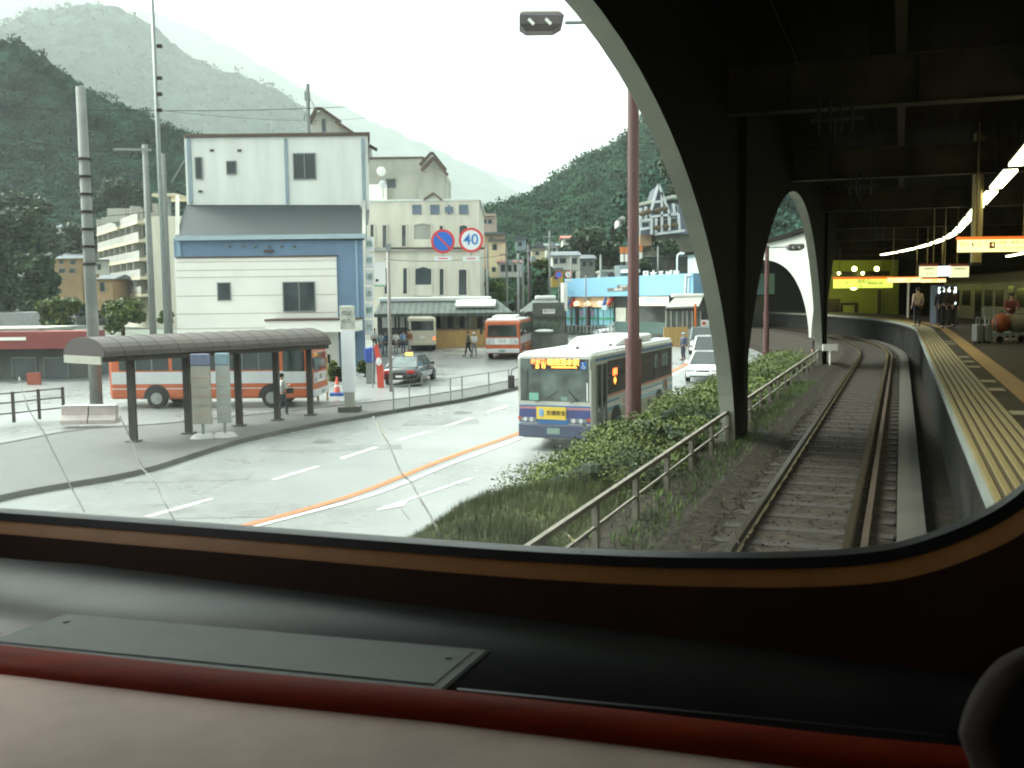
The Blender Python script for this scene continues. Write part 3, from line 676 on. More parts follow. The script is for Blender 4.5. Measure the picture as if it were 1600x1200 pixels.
m = MB(); m.tube([(-3.9, W_ + .02, 1.4), (-3.97, W_ + .02, 1.22), (-4.02, W_ + .02, 1.08)], .035, 6); m.build('advertisement_mark', REDP, mbus, local=True)
text('小田急', .26, INK, mbus, (1.2, W_ + .009, 1.42), (-1, 0, 0), (0, 0, 1), 'side_lettering', world=False)
m = MB(); m.add([(2.0, W_ + .018, 1.38), (1.75, W_ + .018, 1.18), (2.05, W_ + .018, 1.06), (1.93, W_ + .018, 1.2)], [(0, 1, 2, 3)]); m.build('side_mark', REDP, mbus, local=True)
for x0_, x1_ in ((-4.3, -3.3), (-2.7, -2.25)): lbox(mbus, 'painted_light_pane', SKYG, x0_, x1_, W_ + .006, W_ + .009, 1.95, 2.45)  # pale green panels paint the light seen through to the far windows
# front
X = hl
def fbox(name, m, y0, y1, z0, z1, d0=.0, d1=.012, bevel=0, parent=None): return lbox(mbus, name, m, X + d0, X + d1, y0, y1, z0, z1, bevel, parent)
m = MB(); m.loft([[Vector((X - .02, y * 1.10, z)) for y, z in ((-1, 1.46), (1, 1.46), (1, 2.78), (-1, 2.78))], [Vector((X + .014, y * 1.08, z)) for y, z in ((-1, 1.48), (1, 1.48), (1, 2.75), (-1, 2.75))]]).build('windscreen', mat('bus_windscreen', (.022, .030, .028), .07, var=.3, scale=1.4, spec=.9, col2=(.11, .145, .13), detail=2), mbus, local=True)  # paler noise in the glass colour imitates broad reflections
fbox('destination_display', INK, -.72, .98, 2.44, 2.74, .014, .026)
TZ = X + .03
text('箱根登山', .155, LEDR, mbus, (TZ, -.42, 2.655), (0, 1, 0), (0, 0, 1), 'display_lettering', world=False, bold=.003)
text('箱根湯本駅', .20, LED, mbus, (TZ, .30, 2.64), (0, 1, 0), (0, 0, 1), 'display_lettering', world=False, bold=.003)
text('急  行', .13, LED, mbus, (TZ, -.42, 2.515), (0, 1, 0), (0, 0, 1), 'display_lettering', world=False, bold=.003)
text('HAKONEYUMOTO STA.', .075, LED, mbus, (TZ, .33, 2.505), (0, 1, 0), (0, 0, 1), 'display_lettering', world=False, bold=.002)
ws = fbox('wheelchair_sign', SIGNB, .84, 1.02, 2.45, 2.67, .03, .036)
m = MB(); m.ball((X + .04, .92, 2.63), .018); m.tube([(X + .04, .92, 2.6), (X + .04, .93, 2.54), (X + .04, .97, 2.53), (X + .04, .99, 2.48)], .010, 5); m.tube([(X + .04, .93 + .045 * math.cos(a * .5), 2.52 + .045 * math.sin(a * .5)) for a in range(5, 14)], .008, 5); m.build('wheelchair_mark', WHITEP, ws, local=True)
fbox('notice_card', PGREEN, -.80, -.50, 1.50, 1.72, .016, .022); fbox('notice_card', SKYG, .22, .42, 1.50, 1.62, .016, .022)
fbox('front_pillar', WHITEP, 1.02, 1.06, 1.50, 2.05, .014, .02); fbox('front_pillar', INK, -.86, -.83, 1.48, 2.42, .014, .02)
for y0_, y1_ in (((-.35), .1), (.75, .45)):
    MB().tube([(X + .05, y0_ - .25, 1.44), (X + .035, y0_, 1.50), (X + .03, y1_, 1.80)], .014, 5).build('wiper', BLACK, mbus, local=True)
fbox('front_band_teal', B_BLUE, -1.13, 1.13, 1.30, 1.35); fbox('front_band_pink', B_PINK, -1.13, 1.13, 1.24, 1.295); fbox('front_band_blue', B_VIO, -1.13, 1.13, .98, 1.235)
fbox('front_band_low', B_VIO, -1.13, 1.13, .83, .975); fbox('front_centre_panel', B_BLUE, -.55, .45, .80, .975, .012, .02)
fbox('lamp_panel', GREYM, -1.08, -.58, .86, .97, .012, .02); fbox('lamp_panel', GREYM, .50, 1.02, .86, .97, .012, .02)
for y in (-.92, -.72, .62, .85): MB().tube([(X + .01, y, .915), (X + .05, y, .915)], .065, 12).build('headlight', HEADC, mbus, local=True)
for y in (-1.0, 1.0): MB().tube([(X + .01, y, .68), (X + .06, y, .68)], .085, 12).build('fog_lamp', HEADL, mbus, local=True)
for y in (-1.12, 1.08): lbox(mbus, 'indicator', mat('indicator_red', (.5, .06, .03), .3, var=0), X - .02, X + .02, y - .05, y + .05, .90, .99)
lbox(mbus, 'bumper', mat('bumper_grey', (.06, .075, .12), .4, var=.15), X - .05, X + .10, -1.14, 1.14, .38, .79, .04)
fbox('number_plate', mat('plate_green', (.20, .28, .24), .5, var=.1), -.20, .20, .50, .68, .10, .115)
yp = fbox('yellow_advertisement', YEL, -.56, .38, .93, 1.31, .02, .045)
text('交通安全', .155, INK, yp, (X + .05, .06, 1.12), (0, 1, 0), (0, 0, 1), 'advertisement_lettering', world=False, bold=.002)
MB().ball((X + .05, -.40, 1.13), .01, .09, .13).build('advertisement_emblem', mat('emblem_blue', (.20, .38, .55), .5, var=.2, scale=9), yp, local=True)
for s_ in (-1,):
    m = MB(); m.tube([(X - .05, s_ * 1.15, 2.5), (X + .16, s_ * 1.30, 2.42), (X + .18, s_ * 1.32, 2.2)], .016, 6); m.build('mirror_arm', BLACK, mbus, local=True)
    lbox(mbus, 'mirror', BLACK, X + .12, X + .22, s_ * 1.32 - .10, s_ * 1.32 + .10, 1.85, 2.25, .03)
MB().tube([(X + .02, 1.14, 2.74), (X + .16, 1.20, 2.68), (X + .18, 1.20, 2.45)], .016, 6).build('mirror_arm', BLACK, mbus, local=True)

# ---- orange and white buses of the local company
O_OR = mat('bus_orange', (.46, .10, .028), .35, var=.16, coat=.4); O_WH = mat('bus_grey_white', (.52, .54, .54), .32, var=.06, coat=.4)
def orange_bus(label, ctr, rz, L=8.6, W=1.15, roofw=True):
    t = thing('local_bus', label, 'bus', ctr, rz, group='orange and white local buses')
    hl = L / 2
    MB().loft([rsec(-hl, W * .95, .45, 2.50, .15), rsec(-hl + .12, W, .40, 2.58, .16), rsec(hl - .3, W, .38, 2.58, .16), rsec(hl - .05, W * .98, .38, 2.50, .18), rsec(hl, W * .94, .42, 2.40, .2)]).build('body', O_OR, t, local=True)
    MB().loft([rsec(-hl + .1, W * .93, 2.50, 2.66, .1), rsec(hl - .5, W * .93, 2.5, 2.72, .12), rsec(hl - .08, W * .84, 2.5, 2.60, .05)]).build('roof', WHITEP, t, local=True)
    MB().loft([rsec(hl - 2.9, .7, 2.66, 2.74, .03), rsec(hl - 2.6, .8, 2.66, 2.88, .1), rsec(hl - .9, .8, 2.66, 2.86, .1), rsec(hl - .5, .7, 2.64, 2.70, .02)]).build('air_conditioner', WHITEP, t, local=True)
    for sd_ in (1, -1):
        y0, y1 = sorted((sd_ * (W - .002), sd_ * (W + .006))); ya, yb = sorted((sd_ * (W), sd_ * (W + .012)))
        lbox(t, 'white_band', O_WH, -hl + .12, hl - .3, y0, y1, 1.02, 1.52)
        lbox(t, 'white_line', O_WH, -hl + .12, hl - .3, y0, y1, .80, .84)
        lbox(t, 'skirt', mat('bus_dark_orange', (.30, .07, .02), .4, var=.1), -hl + .12, hl - .3, y0, y1, .40, .50)
        for k in range(3):
            x0 = -hl + .45 + k * 2.25
            if x0 + 2.1 > hl - 1.4: continue
            w = lbox(t, 'window', GLASSD, x0, x0 + 2.1, ya, yb, 1.58, 2.36); lbox(t, 'pane', SKYG, x0 + .1, x0 + .8, ya, ya + .014 if sd_ > 0 else yb, 1.66, 2.28) if False else None
            for q in (.7, 1.4): lbox(t, 'window_bar', GREYM, x0 + q - .015, x0 + q + .015, *sorted((sd_ * (W + .01), sd_ * (W + .02))), 1.58, 2.36, parent=w)
        lbox(t, 'cab_window', GLASSD, hl - 1.25, hl - .35, ya, yb, 1.50, 2.36)
        for x in (hl - 1.75, -hl + 2.0):
            m = MB(); m.prism([(x + .56 * math.cos(math.pi * k / 14), sd_ * (W + .002), .40 + .60 * math.sin(math.pi * k / 14)) for k in range(15)], (0, sd_ * .012, 0)); m.build('wheel_arch', BLACK, t, local=True)
            wheel(t, x, sd_ * (W - .1), .42, .26, sd_)
    X = hl
    MB().loft([[Vector((X - .03, y * .98, z)) for y, z in ((-1, 1.46), (1, 1.46), (.97, 2.28), (-.97, 2.28))], [Vector((X + .012, y * .96, z)) for y, z in ((-1, 1.49), (1, 1.49), (.95, 2.24), (-.95, 2.24))]]).build('windscreen', GLASSD, t, local=True)
    lbox(t, 'front_panel', O_WH, X - .01, X + .02, -1.06, 1.06, .98, 1.40, .02)
    p = lbox(t, 'front_plate', WHITEP, X + .02, X + .035, -.48, .48, 1.0, 1.38); text('回送', .26, GREYM, p, (X + .04, 0, 1.2), (0, 1, 0), (0, 0, 1), 'plate_lettering', world=False)
    for y in (-.88, .88):
        MB().tube([(X, y, 1.16), (X + .05, y, 1.16)], .09, 12).build('headlight', HEADC, t, local=True)
        lbox(t, 'indicator', LED if False else mat('amber_lens', (.5, .16, .02), .3, var=0), X, X + .03, y - .1, y + .1, .86, .92)
    lbox(t, 'bumper', O_WH, X - .05, X + .12, -1.12, 1.12, .44, .72, .04); lbox(t, 'number_plate', mat('plate_green', (.2, .28, .24)), X + .12, X + .13, -.2, .2, .5, .66)
    lbox(t, 'mirror', BLACK, X - .0, X + .12, 1.28, 1.44, 1.65, 2.05, .03); lbox(t, 'mirror', BLACK, X - .0, X + .12, -1.44, -1.28, 1.65, 2.05, .03)
    m = MB(); m.tube([(X - .1, 1.1, 2.2), (X + .06, 1.36, 2.0)], .015, 5); m.tube([(X - .1, -1.1, 2.2), (X + .06, -1.36, 2.0)], .015, 5); m.build('mirror_arm', BLACK, t, local=True)
    return t
p = GG(790, 562); orange_bus('orange and white local bus facing the camera at the far end of the plaza', (p.x + .4, p.y + 4.2, GH(p.y)), R(-98))
a = GG(494, 648); a.y += 2.6; a.x += .45
orange_bus('orange and white local bus seen side-on behind the near bus shelter', (a.x - 5.2, a.y + .9, GH(a.y)), R(-3), L=8.6)

# ---- cars
def car(label, pos, rz, paint, kind='sedan', glass=None, front=True, name='parked_car', group='cars in the street', taxi=False):
    t = thing(name, label, 'car', pos, rz, group=group); glass = glass or GLASSD
    if kind == 'sedan':
        prof = [(-2.25, .82, .62, .40), (-2.20, .86, .80, .34), (-1.5, .87, .93, .30), (-.6, .88, .92, .28), (.7, .88, .90, .28), (1.45, .86, .80, .28), (2.0, .82, .70, .30), (2.25, .72, .58, .36)]
        gb = [(-1.75, .78, .93), (1.15, .78, .90)]; gt = [(-1.05, .60, 1.40), (.28, .60, 1.42)]; L = 2.25
    else:
        prof = [(-2.2, .80, 1.0, .40), (-2.1, .86, 1.06, .32), (-1.2, .88, 1.05, .30), (.6, .88, 1.04, .30), (1.3, .86, .98, .30), (2.0, .82, .86, .32), (2.2, .74, .70, .38)]
        gb = [(-2.1, .82, 1.05), (1.35, .80, 1.0)]; gt = [(-1.85, .68, 1.72), (.45, .66, 1.74)]; L = 2.2
    rings = []
    for x, w, zt, zb in prof:
        rings.append([Vector((x, y, z)) for y, z in ((-w * .92, zb), (w * .92, zb), (w, zb + .12), (w, zt - .18), (w * .93, zt - .04), (w * .8, zt), (0, zt + .02), (-w * .8, zt), (-w * .93, zt - .04), (-w, zt - .18), (-w, zb + .12))])
    MB().loft(rings).build('body', paint, t, local=True, smooth=True, bevel=.0)
    (x0, wb, zb), (x1, wb2, zb2) = gb; (x2, wt, zt), (x3, wt2, zt2) = gt
    b0 = [Vector((x0, -wb, zb - .02)), Vector((x1, -wb2, zb2 - .02)), Vector((x1, wb2, zb2 - .02)), Vector((x0, wb, zb - .02))]
    t0 = [Vector((x2, -wt, zt)), Vector((x3, -wt2, zt2)), Vector((x3, wt2, zt2)), Vector((x2, wt, zt))]
    MB().loft([b0, t0]).build('windows', glass, t, local=True)
    rf = MB().prism([p + Vector((0, 0, .0)) for p in t0], (0, 0, .035)); rf.build('roof', paint, t, local=True, bevel=.015)
    pl = MB()
    for i in range(4): pl.bar(b0[i], t0[i], .07)
    for s_ in (-1, 1): pl.bar((-.25, s_ * wb, zb), (-.30, s_ * wt, zt), .07)
    pl.build('pillars', paint, t, local=True)
    for x in (-L + .85, L - .85):
        for s_ in (-1, 1): wheel(t, x, s_ * .80, .31, .2, s_)
    s = 1
    for y in (-.58, .58):
        lbox(t, 'headlight', HEADC, L - .18, L + .01, y - .2, y + .2, .56, .68, .03); lbox(t, 'tail_light', mat('tail_red', (.35, .02, .015), .3, var=0), -L - .01, -L + .15, y - .2, y + .2, .62, .78, .02)
    lbox(t, 'grille', INK, L - .05, L + .015, -.32, .32, .56, .64, .01); lbox(t, 'air_intake', INK, L - .1, L + .005, -.6, .6, .38, .46, .01)
    lbox(t, 'bumper', paint, L - .15, L + .06, -.78, .78, .30, .52, .04); lbox(t, 'bumper', paint, -L - .06, -L + .1, -.78, .78, .32, .56, .04)
    lbox(t, 'air_intake', INK, L + .055, L + .065, -.62, .62, .31, .37)
    lbox(t, 'number_plate', WHITEP, L + .06, L + .07, -.17, .17, .40, .50); lbox(t, 'number_plate', WHITEP, -L - .07, -L - .06, -.17, .17, .44, .54)
    for s_ in (-1, 1): lbox(t, 'mirror', paint, gb[1][0] - .35, gb[1][0] - .15, *sorted((s_ * .86, s_ * 1.02)), gb[1][2] - .02, gb[1][2] + .13, .03)
    if taxi: lbox(t, 'roof_sign', mat('taxi_lamp', (.8, .35, .05), .5, var=0, emit=(1, .5, .1), es=.8), -.45, -.25, -.18, .18, 1.44, 1.56, .03)
    return t
C_WH = mat('car_white', (.78, .80, .80), .2, var=0, coat=.8); C_BK = mat('car_black', (.012, .013, .015), .15, var=0, coat=1.0); C_SV = mat('car_silver_green', (.22, .26, .25), .25, metal=.5, var=0, coat=.6)
def hd(deg): return R(-90 - deg)
def carpx(px, py, deg, **k):
    """front bumper middle at a street pixel; deg is how far the nose is turned to the left from facing the camera"""
    p = GG(px, py); f = Vector((math.cos(hd(deg)), math.sin(hd(deg)), 0)); c = p - f * 2.2; return (c.x, c.y, GH(c.y) + .02)
car('white sedan right behind the blue bus with its bonnet facing the camera', carpx(1098, 601, 17), hd(17), C_WH, name='white_sedan')
car('white estate car following close behind the white sedan', carpx(1104, 578, 14), hd(14), C_WH, 'wagon', name='estate_car')
car('grey green van at the back of the line of cars behind the bus', carpx(1098, 556, 10), hd(10), C_SV, 'wagon', name='grey_van')
pz = GG(636, 604); car('black taxi with an orange roof lamp driving away on the plaza', (pz.x, pz.y + 2.1, GH(pz.y) + .02), R(81), C_BK, name='taxi', taxi=True, glass=mat('taxi_glass', (.10, .13, .13), .1, var=.3, scale=2))
pz = GG(967, 527); car('white car passing in front of the blue shop building', (pz.x, pz.y, GH(pz.y) + .02), R(184), C_WH, name='white_car')
pz = GG(142, 667); t = thing('road_barrier', 'low pale pinkish block barrier on the pavement at the foot of the thick left pole', 'barrier', (pz.x, pz.y, GH(pz.y) + .13))
BARR = mat('barrier_pale', (.45, .38, .36), .5, var=.12, scale=3)
for k in range(2):
    x = -1.0 + k * 1.02
    MB().loft([[Vector((x + a, b * s_, z)) for a, b in ((0, -.28), (.98, -.28), (.98, .28), (0, .28))] for s_, z in ((1, 0), (1, .15), (.55, .32), (.45, .66))]).build('block', BARR, t, local=True, bevel=.02)
lbox(t, 'white_strip', WHITEP, -.95, .95, -.17, .17, .655, .675)
# ---- beige minibus seen from behind
pz = GG(652, 549); mb_ = thing('minibus', 'cream minibus seen from behind beside the waiting people', 'minibus', (pz.x, pz.y + 3.3, GH(pz.y)), R(97))
CREAM = mat('minibus_cream', (.58, .53, .40), .35, var=.06, coat=.3)
MB().loft([rsec(-3.2, .92, .5, 2.40, .2), rsec(-3.1, 1.0, .42, 2.5, .2), rsec(2.6, 1.0, .42, 2.5, .2), rsec(3.2, .9, .42, 2.2, .2)]).build('body', CREAM, mb_, local=True)
lbox(mb_, 'rear_window', GLASSD, -3.215, -3.19, -.82, .82, 1.52, 2.22, .02); lbox(mb_, 'bumper', CREAM, -3.32, -3.15, -.95, .95, .45, .7, .04); lbox(mb_, 'underside', BLACK, -3.0, 3.0, -.85, .85, .25, .45)
for y in (-.86, .86): lbox(mb_, 'tail_light', mat('tail_lit', (.7, .1, .03), .3, var=0, emit=(1, .2, .05), es=.5 if y < 0 else .05) if y < 0 else mat('tail_red', (.35, .02, .015)), -3.24, -3.19, y - .1, y + .1, .82, 1.05, .02)
lbox(mb_, 'number_plate', WHITEP, -3.23, -3.2, -.2, .2, .95, 1.1); lbox(mb_, 'aerial', GREYM, -3.0, -2.9, -.02, .02, 2.5, 2.62)
for s_ in (-1, 1):
    lbox(mb_, 'side_window', GLASSD, -2.9, 2.3, *sorted((s_ * .998, s_ * 1.008)), 1.5, 2.15)
    for x in (-2.2, 2.0): wheel(mb_, x, s_ * .86, .36, .24, s_)

# ================================================================ people
SKIN = mat('skin', (.40, .25, .17), .6, var=.05); HAIRM = mat('hair_black', (.012, .010, .009), .6, var=0)
CLOTH = {}
def cloth(c):
    k = 'cloth_%d_%d_%d' % tuple(int(x * 100) for x in c)
    return mat(k, c, .85, var=.12, scale=14)
def skinmesh(joints, edges, rad, root, sub=1):
    me = bpy.data.meshes.new('sk'); keys = list(joints); me.from_pydata([tuple(joints[k]) for k in keys], [(keys.index(a), keys.index(b)) for a, b in edges], [])
    o = bpy.data.objects.new('sk', me); COL.objects.link(o); mo = o.modifiers.new('s', 'SKIN'); mo.use_smooth_shade = True
    for i, k in enumerate(keys):
        d = me.skin_vertices[0].data[i]; r = rad[k]; d.radius = r if isinstance(r, tuple) else (r, r); d.use_root = (k == root)
    ss = o.modifiers.new('u', 'SUBSURF'); ss.levels = sub; ss.render_levels = sub
    m2 = bpy.data.meshes.new_from_object(o.evaluated_get(bpy.context.evaluated_depsgraph_get())); bpy.data.objects.remove(o); bpy.data.meshes.remove(me)
    return m2
def link(name, me, m, parent):
    me.name = name; me.materials.clear(); me.materials.append(m); o = bpy.data.objects.new(name, me); COL.objects.link(o); o.parent = parent; return o
def person(label, pos, rz, h=1.68, shirt=(.6, .6, .6), trousers=(.05, .05, .06), step=0.0, arms='down', hat=None, bag=None, sit=False, group='people', lean=0.0, hair=(.012, .010, .009)):
    t = thing('person', label, 'person', pos, rz, group=group, scale=h / 1.7); V = Vector
    J = dict(pel=V((0, 0, .93)), sp=V((0, .01 + lean * .3, 1.14)), ch=V((0, .0 + lean * .7, 1.33)), nk=V((0, .0 + lean, 1.47)), hd=V((0, .025 + lean * 1.1, 1.58)), tp=V((0, .0 + lean * 1.1, 1.66)))
    E = [('pel', 'sp'), ('sp', 'ch'), ('ch', 'nk'), ('nk', 'hd'), ('hd', 'tp')]
    Rd = dict(pel=(.15, .10), sp=(.135, .09), ch=(.16, .105), nk=.055, hd=(.078, .095), tp=(.06, .075))
    for s, nm in ((-1, 'l'), (1, 'r')):
        st = step * s
        J['sh' + nm] = V((s * .18, lean * .8, 1.39))
        if arms == 'down': J['el' + nm] = V((s * .235, -.03 - st * .3 + lean * .6, 1.12)); J['wr' + nm] = V((s * .245, .05 - st * .7 + lean, .88))
        elif arms == 'forward': J['el' + nm] = V((s * .22, .10 + lean, 1.15)); J['wr' + nm] = V((s * .14, .34 + lean, 1.14))
        else: J['el' + nm] = V((s * .24, .12, 1.14)); J['wr' + nm] = V((s * .08, .25, 1.22))
        d = (J['wr' + nm] - J['el' + nm]).normalized(); side = V((0, 1, 0)) if abs(d.z) > .7 else V((1, 0, 0))
        J['pm' + nm] = J['wr' + nm] + d * .07
        if sit: J['hp' + nm] = V((s * .09, .02, .90)); J['kn' + nm] = V((s * .12, .44, .92)); J['an' + nm] = V((s * .12, .42, .50)); J['to' + nm] = V((s * .12, .57, .45))
        else: J['hp' + nm] = V((s * .09, 0, .88)); J['kn' + nm] = V((s * .10, .04 + st * .5, .49)); J['an' + nm] = V((s * .10, -.02 + st * (1.0 if st > 0 else 1.1), .08 + (.06 if st < 0 else 0))); J['to' + nm] = J['an' + nm] + V((0, .16, -.05 if st >= 0 else -.07))
        E += [('ch', 'sh' + nm), ('sh' + nm, 'el' + nm), ('el' + nm, 'wr' + nm), ('wr' + nm, 'pm' + nm), ('pel', 'hp' + nm), ('hp' + nm, 'kn' + nm), ('kn' + nm, 'an' + nm), ('an' + nm, 'to' + nm)]
        Rd.update({'sh' + nm: .058, 'el' + nm: .042, 'wr' + nm: (.03, .026), 'pm' + nm: (.036, .02), 'hp' + nm: .088, 'kn' + nm: .058, 'an' + nm: .042, 'to' + nm: .035})
        for q, (off, ln) in enumerate(((-.030, .065), (-.010, .078), (.010, .075), (.030, .058))):
            a = 'f%d' % q + nm; b2 = 'g%d' % q + nm; J[a] = J['pm' + nm] + side * off + d * ln * .5; J[b2] = J[a] + d * ln * .45 + V((-s * .012, 0, 0)); E += [('pm' + nm, a), (a, b2)]; Rd[a] = .009; Rd[b2] = .007
        J['th' + nm] = J['wr' + nm] + side * .045 + d * .035; J['ti' + nm] = J['th' + nm] + d * .045 + side * .012; E += [('wr' + nm, 'th' + nm), ('th' + nm, 'ti' + nm)]; Rd['th' + nm] = .011; Rd['ti' + nm] = .008
    Rb = dict(Rd); Rb.update(pel=(.11, .07), sp=(.10, .065), ch=(.12, .075))
    for n in 'lr': Rb['hp' + n] = .06; Rb['kn' + n] = .045
    link('body', skinmesh(J, E, Rb, 'pel'), SKIN, t); CF = .9 if sum(shirt) < .35 else .25
    up = ['pel', 'sp', 'ch'] + [a + n for n in 'lr' for a in ('sh', 'el')]
    J2 = {k: J[k] for k in up}; 
    for n in 'lr': J2['cf' + n] = J['el' + n].lerp(J['wr' + n], CF)
    J2['nk2'] = J['ch'].lerp(J['nk'], .6)
    R2 = {k: (tuple(x * 1.13 for x in Rd[k]) if isinstance(Rd[k], tuple) else Rd[k] * 1.3) for k in up}; R2['cfl'] = R2['cfr'] = .052; R2['nk2'] = .075
    link('shirt', skinmesh(J2, [('pel', 'sp'), ('sp', 'ch'), ('ch', 'nk2')] + [e for n in 'lr' for e in (('ch', 'sh' + n), ('sh' + n, 'el' + n), ('el' + n, 'cf' + n))], R2, 'pel'), cloth(shirt), t)
    lo = ['pel'] + [a + n for n in 'lr' for a in ('hp', 'kn', 'an')]
    J3 = {k: J[k] for k in lo}; R3 = {k: (tuple(x * 1.08 for x in Rd[k]) if isinstance(Rd[k], tuple) else Rd[k] * 1.22) for k in lo}
    J3['pel'] = J['pel'] + V((0, 0, .04))
    link('trousers', skinmesh(J3, [e for n in 'lr' for e in (('pel', 'hp' + n), ('hp' + n, 'kn' + n), ('kn' + n, 'an' + n))], R3, 'pel'), cloth(trousers), t)
    sh = MB()
    for n in 'lr': sh.ball(J['an' + n].lerp(J['to' + n], .55) + V((0, 0, -.015)), .05, .13, .045, 8, 5)
    sh.build('shoes', BLACK, t, local=True, smooth=True)
    hc = J['hd']; m = MB(); m.ball(hc + V((0, -.025, .045)), .092, .105, .088, 12, 8); m.build('hair', mat('hair_tone_%d' % int(hair[0] * 1000), hair, .6, var=.1), t, local=True, smooth=True)
    fc = MB(); fc.ball(hc + V((0, .098, -.005)), .012, .018, .022, 6, 4)
    for s in (-1, 1): fc.ball(hc + V((s * .095, 0, .0)), .012, .02, .03, 6, 4)
    fc.build('nose_and_ears', SKIN, t, local=True, smooth=True)
    ey = MB()
    for s in (-1, 1): ey.ball(hc + V((s * .032, .088, .022)), .010, .006, .007, 6, 4)
    ey.ball(hc + V((0, .092, -.045)), .022, .006, .005, 6, 4); ey.build('eyes_and_mouth', INK, t, local=True)
    if hat: m = MB(); m.ball(hc + V((0, -.01, .075)), .105, .115, .065, 12, 6); m.tube([hc + V((0, .02, .055)), hc + V((0, .02, .066))], .14, 14); m.build('hat', cloth(hat), t, local=True, smooth=True)
    if bag: MB().obox(J['wrr'] + V((.04, .02, -.2)), (.05, 0, 0), (0, .14, 0), (0, 0, .11)).build('bag', cloth(bag), t, local=True, bevel=.02)
    return t
def ppx(px, py, z=None):
    p = GG(px, py) if z is None else G(px, py, z); return (p.x, p.y, p.z)
WPL = 'people on the plaza'
person('person in a dark top and dark trousers walking across the plaza beside one in white', ppx(732, 557), R(100), 1.72, (.06, .075, .06), (.02, .02, .025), .22, group=WPL)
person('person in a white top, grey trousers and white cap walking on the open plaza', ppx(741, 557), R(160), 1.62, (.72, .74, .72), (.28, .28, .29), .16, hat=(.7, .7, .68), group=WPL)
person('person in a white shirt standing nearest the left of the cream minibus', ppx(619, 553), R(20), 1.6, (.70, .66, .58), (.25, .22, .2), group=WPL)
person('person in a light blue shirt standing second from the left of the cream minibus', ppx(630, 552), R(-30), 1.6, (.35, .47, .68), (.10, .11, .16), .05, group=WPL)
person('person in a brown top and pale trousers at the rear corner of the cream minibus', ppx(640, 550), R(60), 1.66, (.25, .10, .05), (.45, .42, .36), .18, group=WPL)
person('person in a white shirt under the hanging white shop sign', ppx(586, 549), R(0), 1.7, (.72, .70, .62), (.10, .10, .10), group=WPL)
person('person in a grey blue shirt left of the person with the dark rucksack', ppx(595, 557), R(10), 1.68, (.28, .34, .36), (.2, .22, .25), group=WPL)
person('person in a dark blue top by the lamp column left of the taxi', ppx(602, 556), R(190), 1.72, (.035, .06, .12), (.06, .08, .11), bag=(.03, .04, .08), group=WPL)
person('person in a white top bending beside the parked orange bus on the plaza', ppx(819, 549), R(140), 1.6, (.72, .68, .64), (.30, .22, .2), arms='forward', lean=.12, group=WPL)
person('person in a white shirt walking along the flank of the side-on orange bus', ppx(442, 652), R(-60), 1.70, (.62, .62, .60), (.05, .07, .08), .16, arms='fold', bag=(.02, .03, .03), group=WPL)
person('person in a dark coat at the shop door of the blue building', ppx(955, 525), R(30), 1.66, (.02, .025, .04), (.03, .03, .04), group=WPL)
person('person in a white shirt among those at the shop door, beside the dark coat', ppx(962, 526), R(-20), 1.6, (.7, .68, .64), (.1, .1, .12), group=WPL)
person('person in a white shirt, rightmost of those at the shop door', ppx(971, 526), R(40), 1.62, (.72, .70, .66), (.06, .06, .07), group=WPL)
person('person in a white top standing under the awning right of the brown street pole', ppx(1021, 524), R(0), 1.6, (.7, .66, .6), (.2, .2, .2), group=WPL)
person('person in a dark uniform standing in the road beside the white cars', ppx(1068, 563), R(120), 1.72, (.05, .07, .12), (.025, .03, .05), hat=(.35, .45, .55), group=WPL)
PG = 'people on the station platform'
def plat(px, py): p = G(px, py, PLATZ); return (p.x, p.y, p.z)
person('person in a pale shirt and dark trousers standing with their back turned on the platform', plat(1433, 510), R(10), 1.74, (.50, .40, .30), (.025, .022, .02), group=PG)
person('person in dark clothes, left one of the dark pair on the platform', plat(1470, 511), R(-20), 1.72, (.02, .018, .015), (.015, .013, .012), .05, group=PG)
person('person in dark clothes, middle one standing close to the other on the platform', plat(1477, 513), R(150), 1.80, (.016, .014, .012), (.012, .01, .01), group=PG)
person('person in a dark red brown top, right one of the dark pair on the platform', plat(1486, 513), R(190), 1.74, (.035, .018, .014), (.014, .012, .012), .04, group=PG)
p_ = T(80, 1.2, PLATZ); person('person leaning at the yellow lit wall at the end of the platform', (p_.x, p_.y, p_.z), R(20), 1.7, (.02, .02, .015), (.02, .02, .015), .08, group=PG)
p_ = T(45, -3.35, RAILZ - .75); person('person in dark work clothes and white helmet standing at the foot of the far pier', (p_.x, p_.y, p_.z), R(160), 1.68, (.04, .035, .03), (.03, .03, .03), hat=(.3, .28, .25), group=PG)
